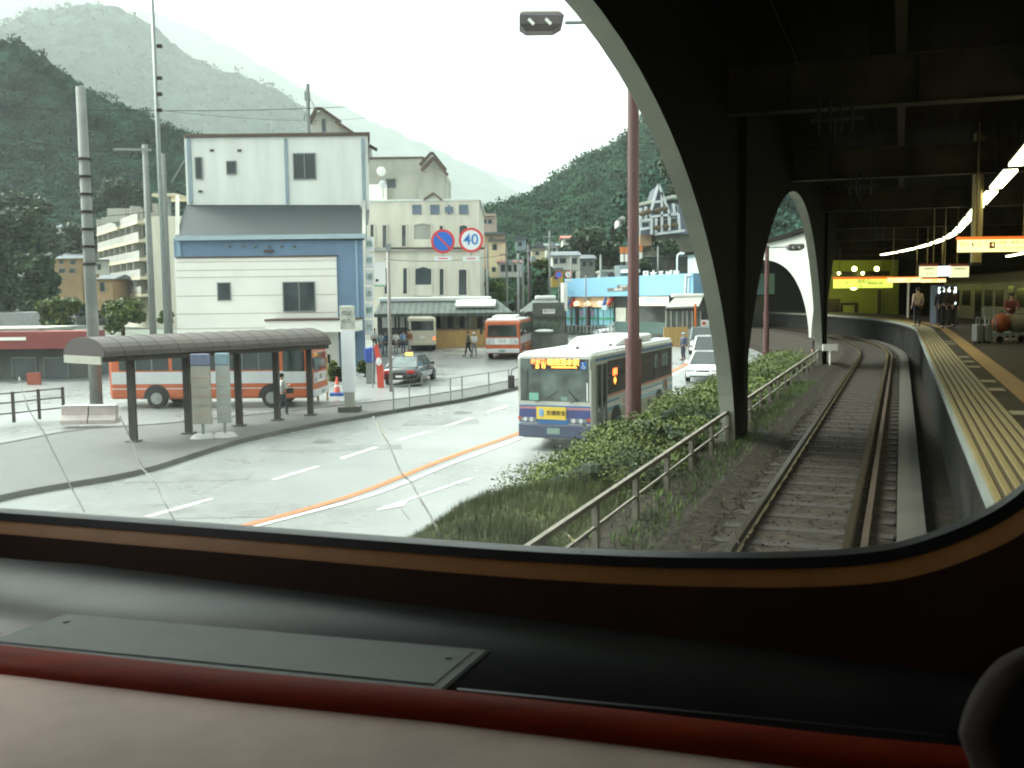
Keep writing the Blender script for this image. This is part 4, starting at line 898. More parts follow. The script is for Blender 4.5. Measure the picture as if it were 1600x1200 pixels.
# ================================================================ buildings
def X(px, Y, py=470): return D(px, py, Y).x
def Z(py, Y, px=800): return D(px, py, Y).z
def pbox(px0, py0, px1, py1, Y, dep, base=False, skew=False):
    """box whose front face fills a pixel rectangle at depth Y"""
    xm = (py0 + py1) / 2; a = D(px0, xm, Y).x; b = D(px1, xm, Y).x; c = (px0 + px1) / 2
    if skew:
        s = (b / Y - .01) * dep; z0 = (GH(Y) - .3) if base else Z(py1, Y, c)
        return MB().prism([(a, Y, z0), (b, Y, z0), (b + s, Y + dep, z0), (a + s, Y + dep, z0)], (0, 0, Z(py0, Y, c) - z0))
    return MB().box(a, b, Y, Y + dep, (GH(Y) - .3) if base else Z(py1, Y, c), Z(py0, Y, c))
def window(root, px0, py0, px1, py1, Y, frame=None, m=GLASSD, proud=.02, bars=0):
    fr = MB(); a = D(px0, py0, Y); b = D(px1, py1, Y); f = .06; y0, y1 = Y - proud - .05, Y - .003
    for bx in ((a.x - f, b.x + f, a.z, a.z + f), (a.x - f, b.x + f, b.z - f, b.z), (a.x - f, a.x, b.z, a.z), (b.x, b.x + f, b.z, a.z)): fr.box(bx[0], bx[1], y0, y1, bx[2], bx[3])
    for k in range(bars):
        x = a.x + (b.x - a.x) * (k + 1) / (bars + 1); fr.box(x - .03, x + .03, y0 + .01, y1, b.z, a.z)
    o = fr.build('window', frame or GREYM, root)
    MB().box(a.x, b.x, Y - proud, Y - .004, b.z, a.z).build('pane', m, o)
    return o
W_WALL = mat('building_white_plaster', (.70, .73, .68), .8, var=.08, scale=1.1, stretch=(1, 1, .12), bump=.002, bscale=6)
W_PANEL = mat('building_white_panel', (.84, .83, .76), .6, var=.03, scale=.5)
BLUEW = mat('building_blue_wall', (.16, .25, .36), .75, var=.08, scale=.5)
SLATE = mat('slate_roof', (.028, .040, .042), .7, var=.12, scale=.6, bump=.004, bscale=8)
CREAMW = mat('building_cream_plaster', (.62, .59, .49), .85, var=.14, scale=.8, stretch=(1, 1, .15))
GREYW = mat('building_weathered_grey', (.36, .36, .31), .85, var=.25, scale=.3, stretch=(1, 1, .3))
BROWNT = mat('brown_trim', (.09, .06, .045), .6, var=.15)
DKWIN = mat('window_grey_reflecting', (.05, .065, .068), .12, var=.4, scale=.8, spec=.7)  # grey mottling in the colour stands in for reflected sky
# --- big white and blue building
Y1 = 58.0
b1 = thing('white_blue_building', 'large white building with a blue lower wall and a slanted grey roof between storeys', 'building', (X(430, Y1), Y1 + 6, GH(Y1)))
pbox(290, 211, 576, 330, Y1 + 2.8, 12, skew=True).build('upper_wall', W_WALL, b1)
pbox(275, 371, 569, 560, Y1, 15, True, skew=True).build('lower_wall', BLUEW, b1)
q = [D(274, 371, Y1 - .25), D(291, 320, Y1 + 2.79), D(562, 320, Y1 + 2.79), D(569, 371, Y1 - .25)]
MB().prism(q, (0, .12, -.16)).build('roof', SLATE, b1)
MB().prism([D(274, 371, Y1 - .2), D(274, 371, Y1 + 3), D(274, 305, Y1 + 3.0)], (.25, 0, 0)).build('side_parapet', GREYW, b1)
MB().prism([D(566, 371, Y1 - .2), D(566, 371, Y1 + 3), D(566, 308, Y1 + 3.0)], (.2, 0, 0)).build('side_parapet', GREYW, b1)
pbox(273, 367, 571, 374, Y1 - .40, .3).build('gutter', mat('gutter_blue', (.36, .46, .50), .5, var=.05), b1)
pbox(288, 208, 578, 213, Y1 + 2.65, 12.3, skew=True).build('roof_edge', BROWNT, b1)
wp = pbox(275, 401, 527, 540, Y1 - .16, .14, True).build('white_cladding', W_PANEL, b1)
for y in (408, 421, 432, 461, 489, 512): pbox(275.5, y, 526.5, y + .9, Y1 - .172, .012).build('cladding_joint', mat('joint_tan', (.42, .37, .28), .7, var=.1), wp)
pbox(274.6, 400, 528, 402.5, Y1 - .22, .08).build('cladding_cap', BROWNT, b1)
for x0, x1, y0, y1, nm in ((293, 299, 213, 318, ''), (445, 450, 216, 318, ''), (566, 571, 216, 372, '')): pbox(x0, y0, x1, y1, Y1 + 2.72, .08).build('drainpipe', mat('joint_bluegrey', (.26, .32, .36), .6, var=.1), b1)
pbox(276, 374, 282, 400, Y1 - .09, .08).build('drainpipe', mat('pipe_light_blue', (.25, .37, .48), .5, var=.05), b1); pbox(556, 374, 560, 520, Y1 - .09, .08).build('drainpipe', mat('pipe_light_blue', (.25, .37, .48)), b1)
for r_ in ((306, 247, 316, 279), (355, 253, 369, 271), (459, 241, 493, 279)): window(b1, *r_, Y1 + 2.8, bars=1 if r_[0] > 400 else 0)
for r_ in ((341, 443, 360, 468), (443, 442, 492, 485)): window(b1, *r_, Y1 - .16, bars=1 if r_[0] > 400 else 0, frame=GREYM, m=DKWIN)
for x in (358, 379, 399, 420, 440, 460):
    c = D(x, 385, Y1 - .1); MB().ball((c.x, c.y, c.z), .10, .14, .07).build('wall_lamp', GREYM, b1)
c = D(420, 392, Y1 - .08); MB().box(c.x - .3, c.x + .3, c.y - .06, c.y + .08, c.z - .08, c.z + .06).build('wall_emblem', BROWNT, b1)
for x, y in ((331, 235), (374, 235), (313, 299)):
    c = D(x, y, Y1 + 2.75); MB().box(c.x - .12, c.x + .12, c.y - .05, c.y + .05, c.z - .06, c.z + .06).build('vent', BROWNT, b1)
pbox(414, 500, 554, 519, Y1 - 3.2, 3.0).build('flat_canopy', W_PANEL, b1); pbox(413, 498, 555, 501, Y1 - 3.3, 3.1).build('canopy_edge', BROWNT, b1)
pbox(416, 519, 425, 560, Y1 - 3.0, .3, True).build('canopy_column', W_PANEL, b1); pbox(548, 519, 553, 560, Y1 - 3.0, .3, True).build('canopy_column', W_PANEL, b1)
ant = thing('roof_mast', 'thin grey antenna mast rising from the roof of the white and blue building', 'antenna', D(482, 211, Y1 + 8))
m = MB(); a = D(482, 212, Y1 + 8); b = D(481, 131, Y1 + 8); m.tube([a, b], .14, 8); c = D(479, 150, Y1 + 8); m.box(c.x - .12, c.x + .12, c.y - .1, c.y + .1, c.z - .3, c.z + .3); m.tube([D(483, 150, Y1 + 8), D(494, 172, Y1 + 8)], .03, 5); m.tube([D(480, 170, Y1 + 8), D(474, 186, Y1 + 8)], .05, 5); m.build('mast', GREYM, ant)
fl = thing('floodlight', 'floodlight sticking out from the right top corner of the white and blue building', 'floodlight', D(578, 231, Y1 + 2.6))
c = D(583, 231, Y1 + 2.4); MB().obox(c, (.22, .05, -.12), (0, .15, 0), (.04, 0, .09)).build('lamp_head', INK, fl); MB().tube([D(576, 226, Y1 + 2.8), c], .04, 6).build('bracket', GREYM, fl)
# vertical sign boards beside it
vs = thing('vertical_sign', 'tall narrow white sign column on the right edge of the white and blue building', 'sign', D(576, 520, Y1 + 1))
for k in range(6): pbox(571, 370 + k * 26, 583, 393 + k * 26, Y1 + .6, .25).build('sign_box', mat('sign_white', (.78, .79, .76), .5, var=.03), vs)
for k, ch in enumerate('箱根湯本観光'): text(ch, .42, mat('sign_teal_ink', (.12, .30, .26), .6, var=0), vs, D(577, 381.5 + k * 26, Y1 + .58), (1, 0, 0), (0, 0, 1))
hs_ = thing('square_sign', 'square white sign hanging beside the tall sign column with a green lower edge', 'sign', D(592, 448, Y1 + 1))
pbox(584, 410, 602, 446, Y1 + .5, .2).build('board', mat('sign_white', (.78, .79, .76)), hs_); pbox(584, 445, 602, 448, Y1 + .48, .22).build('lower_edge', mat('sign_green_edge', (.25, .45, .3), .5, var=0), hs_)
c = D(589, 438, Y1 + .5); MB().ball((c.x, c.y, c.z), .09, .02, .09).build('mark', INK, hs_)
# --- cream building
Y2 = 92.0
b2 = thing('cream_building', 'weathered cream building with narrow and peaked windows behind the round road signs', 'building', (X(665, Y2), Y2 + 8, GH(Y2)))
pbox(560, 312, 749, 480, Y2, 18, True).build('wall', CREAMW, b2)
pbox(560, 247, 660, 320, Y2 + 4, 12).build('tower', GREYW, b2); pbox(655, 272, 693, 320, Y2 + 3, 12).build('tower', GREYW, b2)
MB().prism([D(658, 274, Y2 + 2.99), D(694, 274, Y2 + 2.99), D(694, 264, Y2 + 2.99), D(675, 243, Y2 + 2.99), D(658, 259, Y2 + 2.99)], (0, 11, 0)).build('gable', GREYW, b2)
for off, yy in ((0, 0), (.0, 0)):
    pass
rf = MB()
for a, b in (((656, 258), (675, 238)), ((675, 238), (697, 266))):
    for sh in (0, 8):
        pa = D(a[0] + sh * .3, a[1] + sh, Y2 + 2.5); pb = D(b[0] + sh * .3, b[1] + sh, Y2 + 2.5); rf.bar(pa, pb, .5 if sh else .25, .28)
rf.build('roof_verge', BROWNT, b2)
pbox(560, 245, 662, 248, Y2 + 3.9, 12.2).build('roof_edge', BROWNT, b2); pbox(577, 311, 751, 314, Y2 - .1, 18).build('roof_edge', W_WALL, b2)
MB().prism([D(664, 312, Y2 - .05), D(689, 312, Y2 - .05), D(677, 303, Y2 - .05)], (0, 2, 0)).build('small_gable', CREAMW, b2)
m = MB(); m.bar(D(662, 312, Y2 - .15), D(677, 301.5, Y2 - .15), .3, .15); m.bar(D(677, 301.5, Y2 - .15), D(691, 313, Y2 - .15), .3, .15); m.build('small_gable_verge', BROWNT, b2)
SLW = mat('window_slate_tint', (.15, .19, .25), .2, var=.15, scale=.5)
for x0, x1 in ((645, 658), (673, 686), (718, 731)): window(b2, x0, 321, x1, 334, Y2, m=SLW)
m = MB(); m = pbox(695, 323, 708, 332, Y2 - .15, .14); k = pbox(700, 320, 703, 335, Y2 - .16, .15); m.add(k.v, k.f); m.build('wall_emblem', SLW, b2)
def slot(px0, py0, px1, py1, peak=0, m=DKWIN, sill=0):
    pts = [D(px0, py1, Y2 - .02), D(px1, py1, Y2 - .02), D(px1, py0, Y2 - .02)] + ([D((px0 + px1) / 2, py0 - peak, Y2 - .02)] if peak else []) + [D(px0, py0, Y2 - .02)]
    o = MB().prism(pts, (0, .015, 0)).build('window', m, b2)
    fr = MB(); P = pts + [pts[0]]
    for a, b in zip(P, P[1:]): fr.bar(a + Vector((0, -.06, 0)), b + Vector((0, -.06, 0)), .12, .12)
    fr.build('frame', CREAMW, o)
    if sill:
        a = D(px0, py1 - sill, Y2 - .2); b = D(px1, py1, Y2 - .2); MB().box(a.x, b.x, Y2 - .25, Y2 - .05, b.z, a.z).build('balcony_front', CREAMW, o)
for r_ in ((578, 350, 585, 390), (597, 351, 605, 390), (627, 351, 635, 386)): slot(*r_)
slot(646, 351, 674, 386, 3, GREYW, 12); slot(686, 352, 693, 386); slot(717, 353, 731, 386, 2, DKWIN, 10)
for r_ in ((600, 419, 606, 460), (629, 419, 637, 460), (686, 420, 694, 462), (716, 421, 730, 462)): slot(*r_, 1)
slot(648, 420, 675, 462, 4, DKWIN, 17)
pbox(578, 386, 755, 391, Y2 - .35, .3).build('ledge', GREYW, b2); window(b2, 604, 280, 618, 293, Y2 + 4, m=DKWIN); pbox(577, 288, 604, 312, Y2 + 3.4, .5).build('balcony_front', W_PANEL, b2)
ds = thing('satellite_dish', 'upper round white dish on the balcony of the cream building', 'satellite dish', D(596, 275, Y2 + 3), group='satellite dishes')
c = D(596, 268, Y2 + 3); MB().ball(c, .45, .15, .45, 14, 8).build('dish', WHITEP, ds); MB().tube([D(597, 288, Y2 + 3.2), c], .04, 5).build('arm', GREYM, ds)
ds = thing('satellite_dish', 'lower round white dish below another on the cream building', 'satellite dish', D(599, 300, Y2 + 3), group='satellite dishes')
c = D(598, 288, Y2 + 2.9); MB().ball(c, .38, .13, .38, 14, 8).build('dish', mat('dish_grey', (.5, .52, .52), .5, var=.05), ds); MB().tube([D(599, 310, Y2 + 3.2), c], .04, 5).build('arm', GREYM, ds)
# grey gable behind the white building
b3 = thing('gabled_building', 'grey gabled concrete building showing above the flat roof of the white building', 'building', (X(520, 105), 108, GH(105)))
MB().prism([D(487, 300, 102), D(562, 300, 102), D(562, 212, 102), D(527, 188, 102), D(503, 172, 102), D(490, 178, 102), D(487, 190, 102)], (0, 9, 0)).build('wall', mat('building_weathered_grey', (.36, .36, .31)), b3)
m = MB()
for a, b in (((484, 192), (494, 170)), ((494, 170), (503, 170)), ((503, 170), (532, 190)), ((525, 190), (556, 211))): m.bar(D(*a, 101.8), D(*b, 101.8), .7, .25)
m.build('roof_verge', BROWNT, b3); window(b3, 503, 186, 509, 206, 102)
MB().prism([D(487, 300, 110.99), D(562, 300, 110.99), D(562, 320, 110.99), D(487, 320, 110.99)], (0, 1, 0)).build('rear_wall', GREYW, b3)
# --- hotel with balconies at the left
b4 = thing('balcony_hotel', 'cream hotel with five rows of slanting balconies at the foot of the left hill', 'hotel', D(215, 470, 150))
pa, pb = D(172, 470, 166), D(238, 470, 141); pc = D(300, 470, 141); zt = Z(338, 141, 238)
MB().prism([(pa.x, pa.y, 0), (pb.x, pb.y, 0), (pc.x, pc.y, 0), (pc.x, pc.y + 22, 0), (pa.x, pa.y + 8, 0)], (0, 0, zt)).build('wall', CREAMW, b4)
dv = (pb - pa); dv.z = 0; Ln = dv.length; dv.normalize(); nv = Vector((dv.y, -dv.x, 0))
for k in range(5):
    z = Z((347, 376, 405, 434, 461)[k], 141, 238); a = Vector((pa.x, pa.y, z)); b = Vector((pb.x, pb.y, z))
    o = MB().obox((a + b) / 2 + nv * .8, dv * Ln / 2, nv * .8, (0, 0, .22)).build('balcony', mat('balcony_cream', (.62, .56, .40), .8, var=.08), b4)
    MB().obox((a + b) / 2 + nv * 1.5 + Vector((0, 0, .75)), dv * Ln / 2, nv * .06, (0, 0, .5)).build('balcony_front', mat('balcony_grey', (.38, .38, .34), .8, var=.15), o)
    for q in range(7):
        c = a.lerp(b, (q + .5) / 7) + Vector((0, 0, 1.75 - .22)); MB().obox(c + nv * .02, dv * Ln / 7 * .32, nv * .03, (0, 0, .85)).build('window', DKWIN, b4)
        MB().obox(a.lerp(b, (q + .02) / 7) + nv * .8 + Vector((0, 0, 1.4)), dv * .1, nv * .75, (0, 0, 1.2)).build('partition', mat('balcony_grey', (.38, .38, .34)), o)
c = D(213, 330, 150); MB().box(c.x - 4.5, c.x + .5, 150, 158, zt, Z(318, 150)).build('roof_room', GREYW, b4); pbox(237, 302, 276, 306, 142, 8).build('roof_canopy', mat('balcony_cream', (.62, .56, .40)), b4)
pbox(238, 318, 246, 340, 143, 5).build('roof_room', GREYW, b4); pbox(262, 306, 266, 340, 143, .5).build('roof_post', GREYM, b4)
for x in (178, 188): pbox(x, 334, x + 6, 350, 158, .5).build('roof_frame', W_PANEL, b4)
# --- houses: small ones near and far
def house(label, px0, py_e, px1, py_b, Y, wall, roofm, rise=10, dep=9, wins=(), gable=False, name='house', over=3, wm=DKWIN, flat=False):
    t = thing(name, label, 'house', (X((px0 + px1) / 2, Y), Y + dep / 2, max(0, Z(py_b, Y))))
    pbox(px0, py_e, px1, py_b, Y, dep).build('wall', wall, t)
    a = D(px0 - over, py_e, Y - .5); b = D(px1 + over, py_e, Y - .5); h = rise * Y / FPX; ym = Y + dep / 2
    if flat: MB().box(a.x, b.x, Y - .4, Y + dep + .4, a.z - .02, a.z + .25).build('roof', roofm, t)
    elif gable:
        xm = (a.x + b.x) / 2; MB().prism([(a.x, Y - .5, a.z), (b.x, Y - .5, a.z), (xm, Y - .5, a.z + h)], (0, dep + 1, 0)).build('roof', roofm, t)
    else: MB().prism([(a.x, Y - .5, a.z), (a.x, Y + dep + .5, a.z), (a.x, ym, a.z + h)], (b.x - a.x, 0, 0)).build('roof', roofm, t)
    for w in wins: window(t, *w, Y, m=wm)
    return t
TILE = mat('grey_roof_tiles', (.10, .12, .13), .6, var=.2, scale=1.2); RTILE = mat('red_brown_roof', (.32, .10, .07), .6, var=.15, scale=1); TANW = mat('tan_wall', (.36, .24, .13), .8, var=.15, scale=.5)
YELW = mat('pale_yellow_wall', (.68, .62, .44), .8, var=.06); PINKW = mat('pinkish_wall', (.45, .36, .30), .8, var=.1); LWALL = mat('light_wall', (.58, .58, .52), .8, var=.08)
house('brown timber house with a grey tiled roof below the left hill', 86, 404, 128, 475, 165, TANW, TILE, 12, 10, ((93, 407, 99, 412), (110, 407, 118, 413), (92, 420, 102, 426), (108, 420, 118, 426)))
house('pale flat house between the brown timber house and the balcony hotel', 147, 408, 177, 428, 158, LWALL, TILE, 4, 8, ((152, 413, 158, 421),), flat=True)
house('low house with a dark roof in front of the balcony hotel', 150, 436, 176, 485, 140, TANW, TILE, 8, 7, ((156, 441, 164, 455),))
house('small white building high on the left hillside above the brown timber house', 85, 355, 95, 366, 185, LWALL, TILE, 6, 6, ((88, 357, 92, 362),))
house('pinkish flat building rising behind the right edge of the cream building', 748, 337, 775, 420, 125, PINKW, PINKW, 2, 10, ((755, 343, 760, 349), (763, 343, 768, 349)), flat=True, over=0)
house('tan building stepped below the pinkish one', 752, 366, 789, 420, 118, mat('tan_brick', (.34, .25, .17), .8, var=.1), TILE, 2, 8, ((765, 371, 770, 378),), flat=True, over=0)
house('cream house with a single small window left of the dark poles', 764, 377, 790, 432, 112, YELW, TILE, 3, 8, ((770, 382, 776, 390), (769, 418, 774, 424)), flat=True, over=1)
house('low cream house with a red roof strip below the hill', 779, 410, 816, 432, 105, LWALL, RTILE, 5, 6, ((783, 414, 789, 424), (793, 414, 799, 424), (803, 414, 811, 424)))
house('small square blue grey house on the rise behind the poles', 806, 373, 822, 392, 135, mat('blue_grey_wall', (.30, .38, .42), .8, var=.1), TILE, 4, 7, ((810, 378, 815, 384),), flat=True)
house('yellow gabled house in the middle of the valley', 831, 388, 852, 408, 128, YELW, TILE, 12, 8, ((837, 393, 842, 398),), gable=True)
house('white house behind the yellow gabled house', 853, 384, 872, 402, 150, LWALL, TILE, 6, 8, ((857, 388, 861, 393), (864, 388, 868, 393)))
house('two storey house with a green blue eave and grey roof above the blue shop', 863, 399, 906, 422, 110, LWALL, TILE, 9, 9, ((866, 404, 871, 412), (875, 404, 884, 411), (893, 404, 901, 412)))
house('lower storey building with a yellow end wall under the green blue eave', 862, 422, 880, 448, 108, mat('ochre_wall', (.52, .34, .06), .7, var=.1), TILE, 2, 5, ((866, 427, 872, 436),), flat=True, over=0)
house('grey building behind the blue shop with air ducts', 940, 425, 975, 440, 104, GREYW, GREYW, 2, 6, ((952, 428, 958, 434),), flat=True, over=1)
house('dim grey house half hidden by trees above the blue shop', 906, 404, 930, 436, 122, mat('dim_wall', (.20, .21, .19), .8, var=.2), TILE, 8, 8, ((910, 409, 915, 416), (920, 409, 926, 416)))
house('small white roofed house high among the trees at the valley head', 880, 372, 900, 383, 175, LWALL, RTILE, 6, 8, ((884, 375, 889, 379),))
house('hexagonal white lookout among the trees left of the brown street pole', 966, 342, 979, 354, 150, LWALL, LWALL, 5, 5, ((970, 345, 975, 350),), gable=True, over=1)
# --- blue shop building (front wall turned a little)
b5 = thing('blue_shop', 'long low building with a sky blue fascia and colourful shop windows', 'shop', D(960, 500, 90))
qa, qb = D(881, 470, 97), D(1090, 470, 79); qa.z = qb.z = 0; dv = (qb - qa); Lf = dv.length; dv.normalize(); nv = Vector((dv.y, -dv.x, 0))
def fpt(px, py, off=0.0):
    """point of the shop's front plane seen at a pixel, pushed off towards the street"""
    d = ray(px, py); o = Vector((0, 0, EYE)); n2 = nv; base = qa + nv * off; t = (base - o).dot(n2) / d.dot(n2); return o + d * t
def fbx(px0, py0, px1, py1, off, dep, zb=None, zt_=None):
    a = fpt(px0, (py0 + py1) / 2, off); b = fpt(px1, (py0 + py1) / 2, off); c = (px0 + px1) / 2; zt2 = fpt(c, py0, off).z if zt_ is None else zt_; z2 = fpt(c, py1, off).z if zb is None else zb
    a.z = b.z = 0; return MB().prism([a + Vector((0, 0, z2)), b + Vector((0, 0, z2)), b - nv * dep + Vector((0, 0, z2)), a - nv * dep + Vector((0, 0, z2))], (0, 0, zt2 - z2))
zf1 = fpt(881, 437.5).z; zf0 = fpt(881, 464).z; zg = .85
SKYB = mat('sky_blue_fascia', (.20, .40, .56), .6, var=.05, scale=.5)
fbx(882, 437, 1083, 464, 0, 9, zf0, zf1 + .1).build('fascia', SKYB, b5); fbx(883, 464, 1083, 520, -.8, 8, zg - .5, zf0).build('wall', mat('shop_dark_wall', (.07, .075, .07), .7, var=.2), b5)
fbx(884, 465, 952, 480, -.3, .5, None, zf0).build('sign_strip', mat('shop_peach_sign', (.62, .45, .27), .6, var=.08), b5)
fbx(876, 442, 881, 486, 1.2, .4).build('white_post', W_PANEL, b5)
for k, x in enumerate((885, 903, 920, 936, 947)):
    w = fbx(x, 481, x + (13 if k < 4 else 10), 508, -.5, .2).build('window', mat('shop_window_blue', (.22, .47, .55), .3, var=.15, scale=.8), b5)
    fbx(x + 6, 481, x + 6.6, 508, -.46, .06).build('mullion', INK, w); fbx(x, 496, x + 12, 499, -.455, .05).build('leaf_band', mat('window_green_band', (.06, .28, .14), .5, var=.3, scale=6), w)
    if k in (1, 2): c = fpt(x + 6, 490, -.42); MB().ball(c, .22, .05, .35).build('poster_figure', mat('poster_lilac', (.45, .30, .48), .5, var=.1), w)
for x in (890, 896, 945, 953): c = fpt(x, 472, -.25); m = MB(); m.tube([c + Vector((-.25, 0, -.4)), c + Vector((.25, 0, .4))], [.14, .2], 8); m.build('painted_figure', (SIGNB if x in (890, 945) else REDP), b5)
for x in (901, 918, 938): c = fpt(x, 475, .0); MB().ball(c, .32, .2, .28).build('globe_lamp', mat('globe_warm', (.8, .5, .3), .5, var=0, emit=(1, .55, .3), es=.5), b5)
for x in (900.5, 918.5): fbx(x - 1.3, 478, x + 1.3, 515, .15, .25).build('front_column', INK, b5)
text('売店', .62, INK, b5, fpt(918, 470, -.28), dv, (0, 0, 1)); 
sg = fbx(964, 445, 984, 450, .02, .08).build('dark_sign', mat('fascia_sign_dark', (.12, .12, .10), .6, var=.1), b5); fbx(949, 450, 984, 455, .02, .08).build('dark_sign', mat('fascia_sign_dark', (.12, .12, .10)), b5)
text('おみやげ', .26, W_PANEL, b5, fpt(974, 447.5, .06), dv, (0, 0, 1)); text('箱根湯本駅前', .22, W_PANEL, b5, fpt(966, 452.5, .06), dv, (0, 0, 1))
fbx(962, 481, 978, 512, -.45, .2).build('doorway', mat('shop_pale_wall', (.40, .39, .33), .7, var=.1), b5); fbx(940, 477, 948, 484, .3, .15).build('hanging_sign', mat('sign_pale_blue', (.4, .52, .58), .5, var=.05), b5)
m = MB()
q = [fpt(994, 465, .0), fpt(1045, 465, .0), fpt(1045, 478, 1.8), fpt(994, 478, 1.8)]; m.prism(q, (0, 0, .08)).build('awning', mat('awning_beige', (.50, .47, .36), .7, var=.08), b5)
c = fpt(1018, 471, 1.2); MB().obox(c, dv * .8, nv * .02, (0, 0, .3)).build('awning_mark', mat('awning_blue_mark', (.30, .42, .50), .6, var=.4, scale=3), b5)
for i, ch in enumerate('日本そば処'): text(ch, .85, WHITEP, b5, fpt(1009 + i * 12, 431, -.2), dv, (0, 0, 1), name='roof_letter', depth=.15, bold=.02)
for i in range(12):
    x = 884 + i * 6.5; 
fbx(882, 509, 960, 510, 2.2, .06).build('front_railing', GREYM, b5)
for i in range(14): fbx(882 + i * 5.8, 509, 882.8 + i * 5.8, 520, 2.2, .06).build('railing_post', GREYM, b5)
fbx(960, 503, 1040, 520, 1.6, .2).build('green_barrier', mat('barrier_dark_green', (.05, .09, .08), .6, var=.2), b5)
du = fbx(960, 415, 969, 440, -2, 1.2).build('roof_duct', GREYM, b5); fbx(970, 421, 984, 426, -2, 1.2).build('roof_duct', W_WALL, b5); c = fpt(955, 430, -1.6); MB().ball(c, .35, .1, .35).build('duct_fan', INK, b5)
pipe = MB(); pipe.tube([fpt(1070, 462, .1), fpt(1072, 430, .1), fpt(1080, 430, .1)], .07, 6); pipe.tube([fpt(1075, 462, .1), fpt(1076, 434, .1)], .05, 6); pipe.build('drainpipe', W_PANEL, b5)
# --- chalet hotel with an A shaped gable
Y6 = 118.0
b6 = thing('chalet_hotel', 'grey chalet hotel with a steep A shaped white gable and flower boxes on the hillside', 'hotel', D(1030, 366, Y6))
WG = mat('chalet_grey_wall', (.16, .19, .22), .7, var=.15); WF = mat('chalet_white_frame', (.62, .66, .66), .5, var=.04); FLW = mat('flower_boxes', (.20, .035, .05), .8, var=.5, scale=4, col2=(.08, .12, .04))
pbox(1001, 318, 1110, 366, Y6, 10).build('wall', WG, b6)
m = MB(); m.bar(D(990, 322, Y6 + .4), D(1050, 308, Y6 + .4), 2.0, .35); m.bar(D(1050, 308, Y6 + .4), D(1110, 308, Y6 + .4), 2.0, .35); m.build('roof_slab', mat('chalet_pale_slab', (.50, .52, .42), .6, var=.05), b6)
MB().prism([D(1013, 340, Y6 - .85), D(1047, 338, Y6 - .85), D(1029, 289, Y6 - .85)], (0, 7, 0)).build('gable', mat('chalet_dark_roof', (.06, .075, .09), .7, var=.1), b6)
fr = MB()
for a, b in (((1015, 337), (1029, 288)), ((1029, 288), (1047, 337)), ((1023, 316), (1035, 314)), ((1015, 339), (1060, 334)), ((1000, 345), (1020, 343)), ((1023, 366), (1070, 360)), ((1018, 345), (1018, 366)), ((1025, 341), (1025, 366)), ((1034, 300), (1034, 363)), ((1045, 338), (1046, 363)), ((1060, 334), (1062, 361)), ((1001, 325), (1001, 345)), ((1009, 323), (1009, 342)), ((1052, 318), (1054, 334)), ((1015, 356), (1001, 358))):
    fr.bar(D(*a, Y6 - .9), D(*b, Y6 - .9), .28, .28)
fr.build('white_framework', WF, b6)
for r_ in ((1024, 318, 1033, 328), (1036, 318, 1041, 326), (1003, 328, 1008, 336), (1026, 344, 1032, 355), (1036, 343, 1044, 354), (1048, 341, 1058, 352), (1050, 322, 1058, 332), (1003, 348, 1014, 356)): window(b6, *r_, Y6 - .6, frame=WF)
for x, y in ((1004, 334), (1013, 331), (1028, 329), (1038, 326), (1027, 356), (1040, 354), (1054, 352), (1006, 333)):
    c = D(x, y, Y6 - 1.0); MB().ball(c, .5, .3, .32, 8, 5).build('flower_box', FLW, b6)
for a, b, c_, d_, m_ in ((1000, 366, 1024, 384, TANW), (1018, 366, 1110, 400, mat('retaining_stone', (.14, .14, .10), .9, var=.3, scale=.6))): pbox(a, b, c_, d_, Y6 + .5, 8).build('basement', m_, b6)
rw = thing('retaining_wall', 'dark hillside retaining wall above the blue shop', 'wall', D(1040, 420, 112)); pbox(984, 400, 1110, 440, 112, 4).build('wall', mat('retaining_dark', (.055, .065, .055), .9, var=.3, scale=.5), rw); pbox(984, 399, 1110, 401, 111.8, 4).build('coping', GREYM, rw)
for i, (x0, y0, x1, y1, lab) in enumerate(((969, 386, 975, 396, 'left orange advertising board left of the brown street pole'), (976, 386, 983, 396, 'orange advertising board just left of the brown street pole'), (996, 383, 1004, 393, 'orange advertising board right of the brown street pole'))):
    t = thing('advertising_board', lab, 'sign board', D((x0 + x1) / 2, 408, 108), group='orange advertising boards'); pbox(x0, y0, x1, y1, 108, .2).build('board', mat('board_orange', (.60, .20, .05), .6, var=.1), t)
    pbox(x0 + .5, y1 + 1, x1 - .5, y1 + 13, 108, .15).build('lower_board', W_PANEL, t); pbox(x0 + 2, y1 + 13, x0 + 3, 440, 108.1, .1).build('post', GREYM, t)
# --- plaza shelters
Y7 = 74.0; GZ7 = GH(74)
s1 = thing('plaza_shelter', 'long grey green roofed waiting shelter at the back of the plaza with white skylights', 'bus shelter', (X(690, Y7), Y7 + 3, GZ7))
ROOFG = stripes('green_grey_roof', (.115, .135, .12), (.08, .10, .09), (1, 0, 0), 2.2, .5, .6, .02)
ze, zr = Z(488, Y7), Z(467, Y7 + 2.4)
xa, xb, xc, xd = X(584, Y7), X(800, Y7), X(596, Y7 + 2.4), X(776, Y7 + 2.4)
MB().add([(xa, Y7, ze), (xb, Y7, ze), (xd, Y7 + 2.4, zr), (xc, Y7 + 2.4, zr), (xa, Y7 + 5, ze), (xb, Y7 + 5, ze), (xa, Y7, ze - .25), (xb, Y7, ze - .25), (xb, Y7 + 5, ze - .25), (xa, Y7 + 5, ze - .25)],
         [(0, 1, 2, 3), (5, 4, 3, 2), (4, 0, 3), (1, 5, 2), (0, 6, 7, 1), (1, 7, 8, 5), (5, 8, 9, 4), (4, 9, 6, 0), (6, 9, 8, 7)]).build('roof', ROOFG, s1)
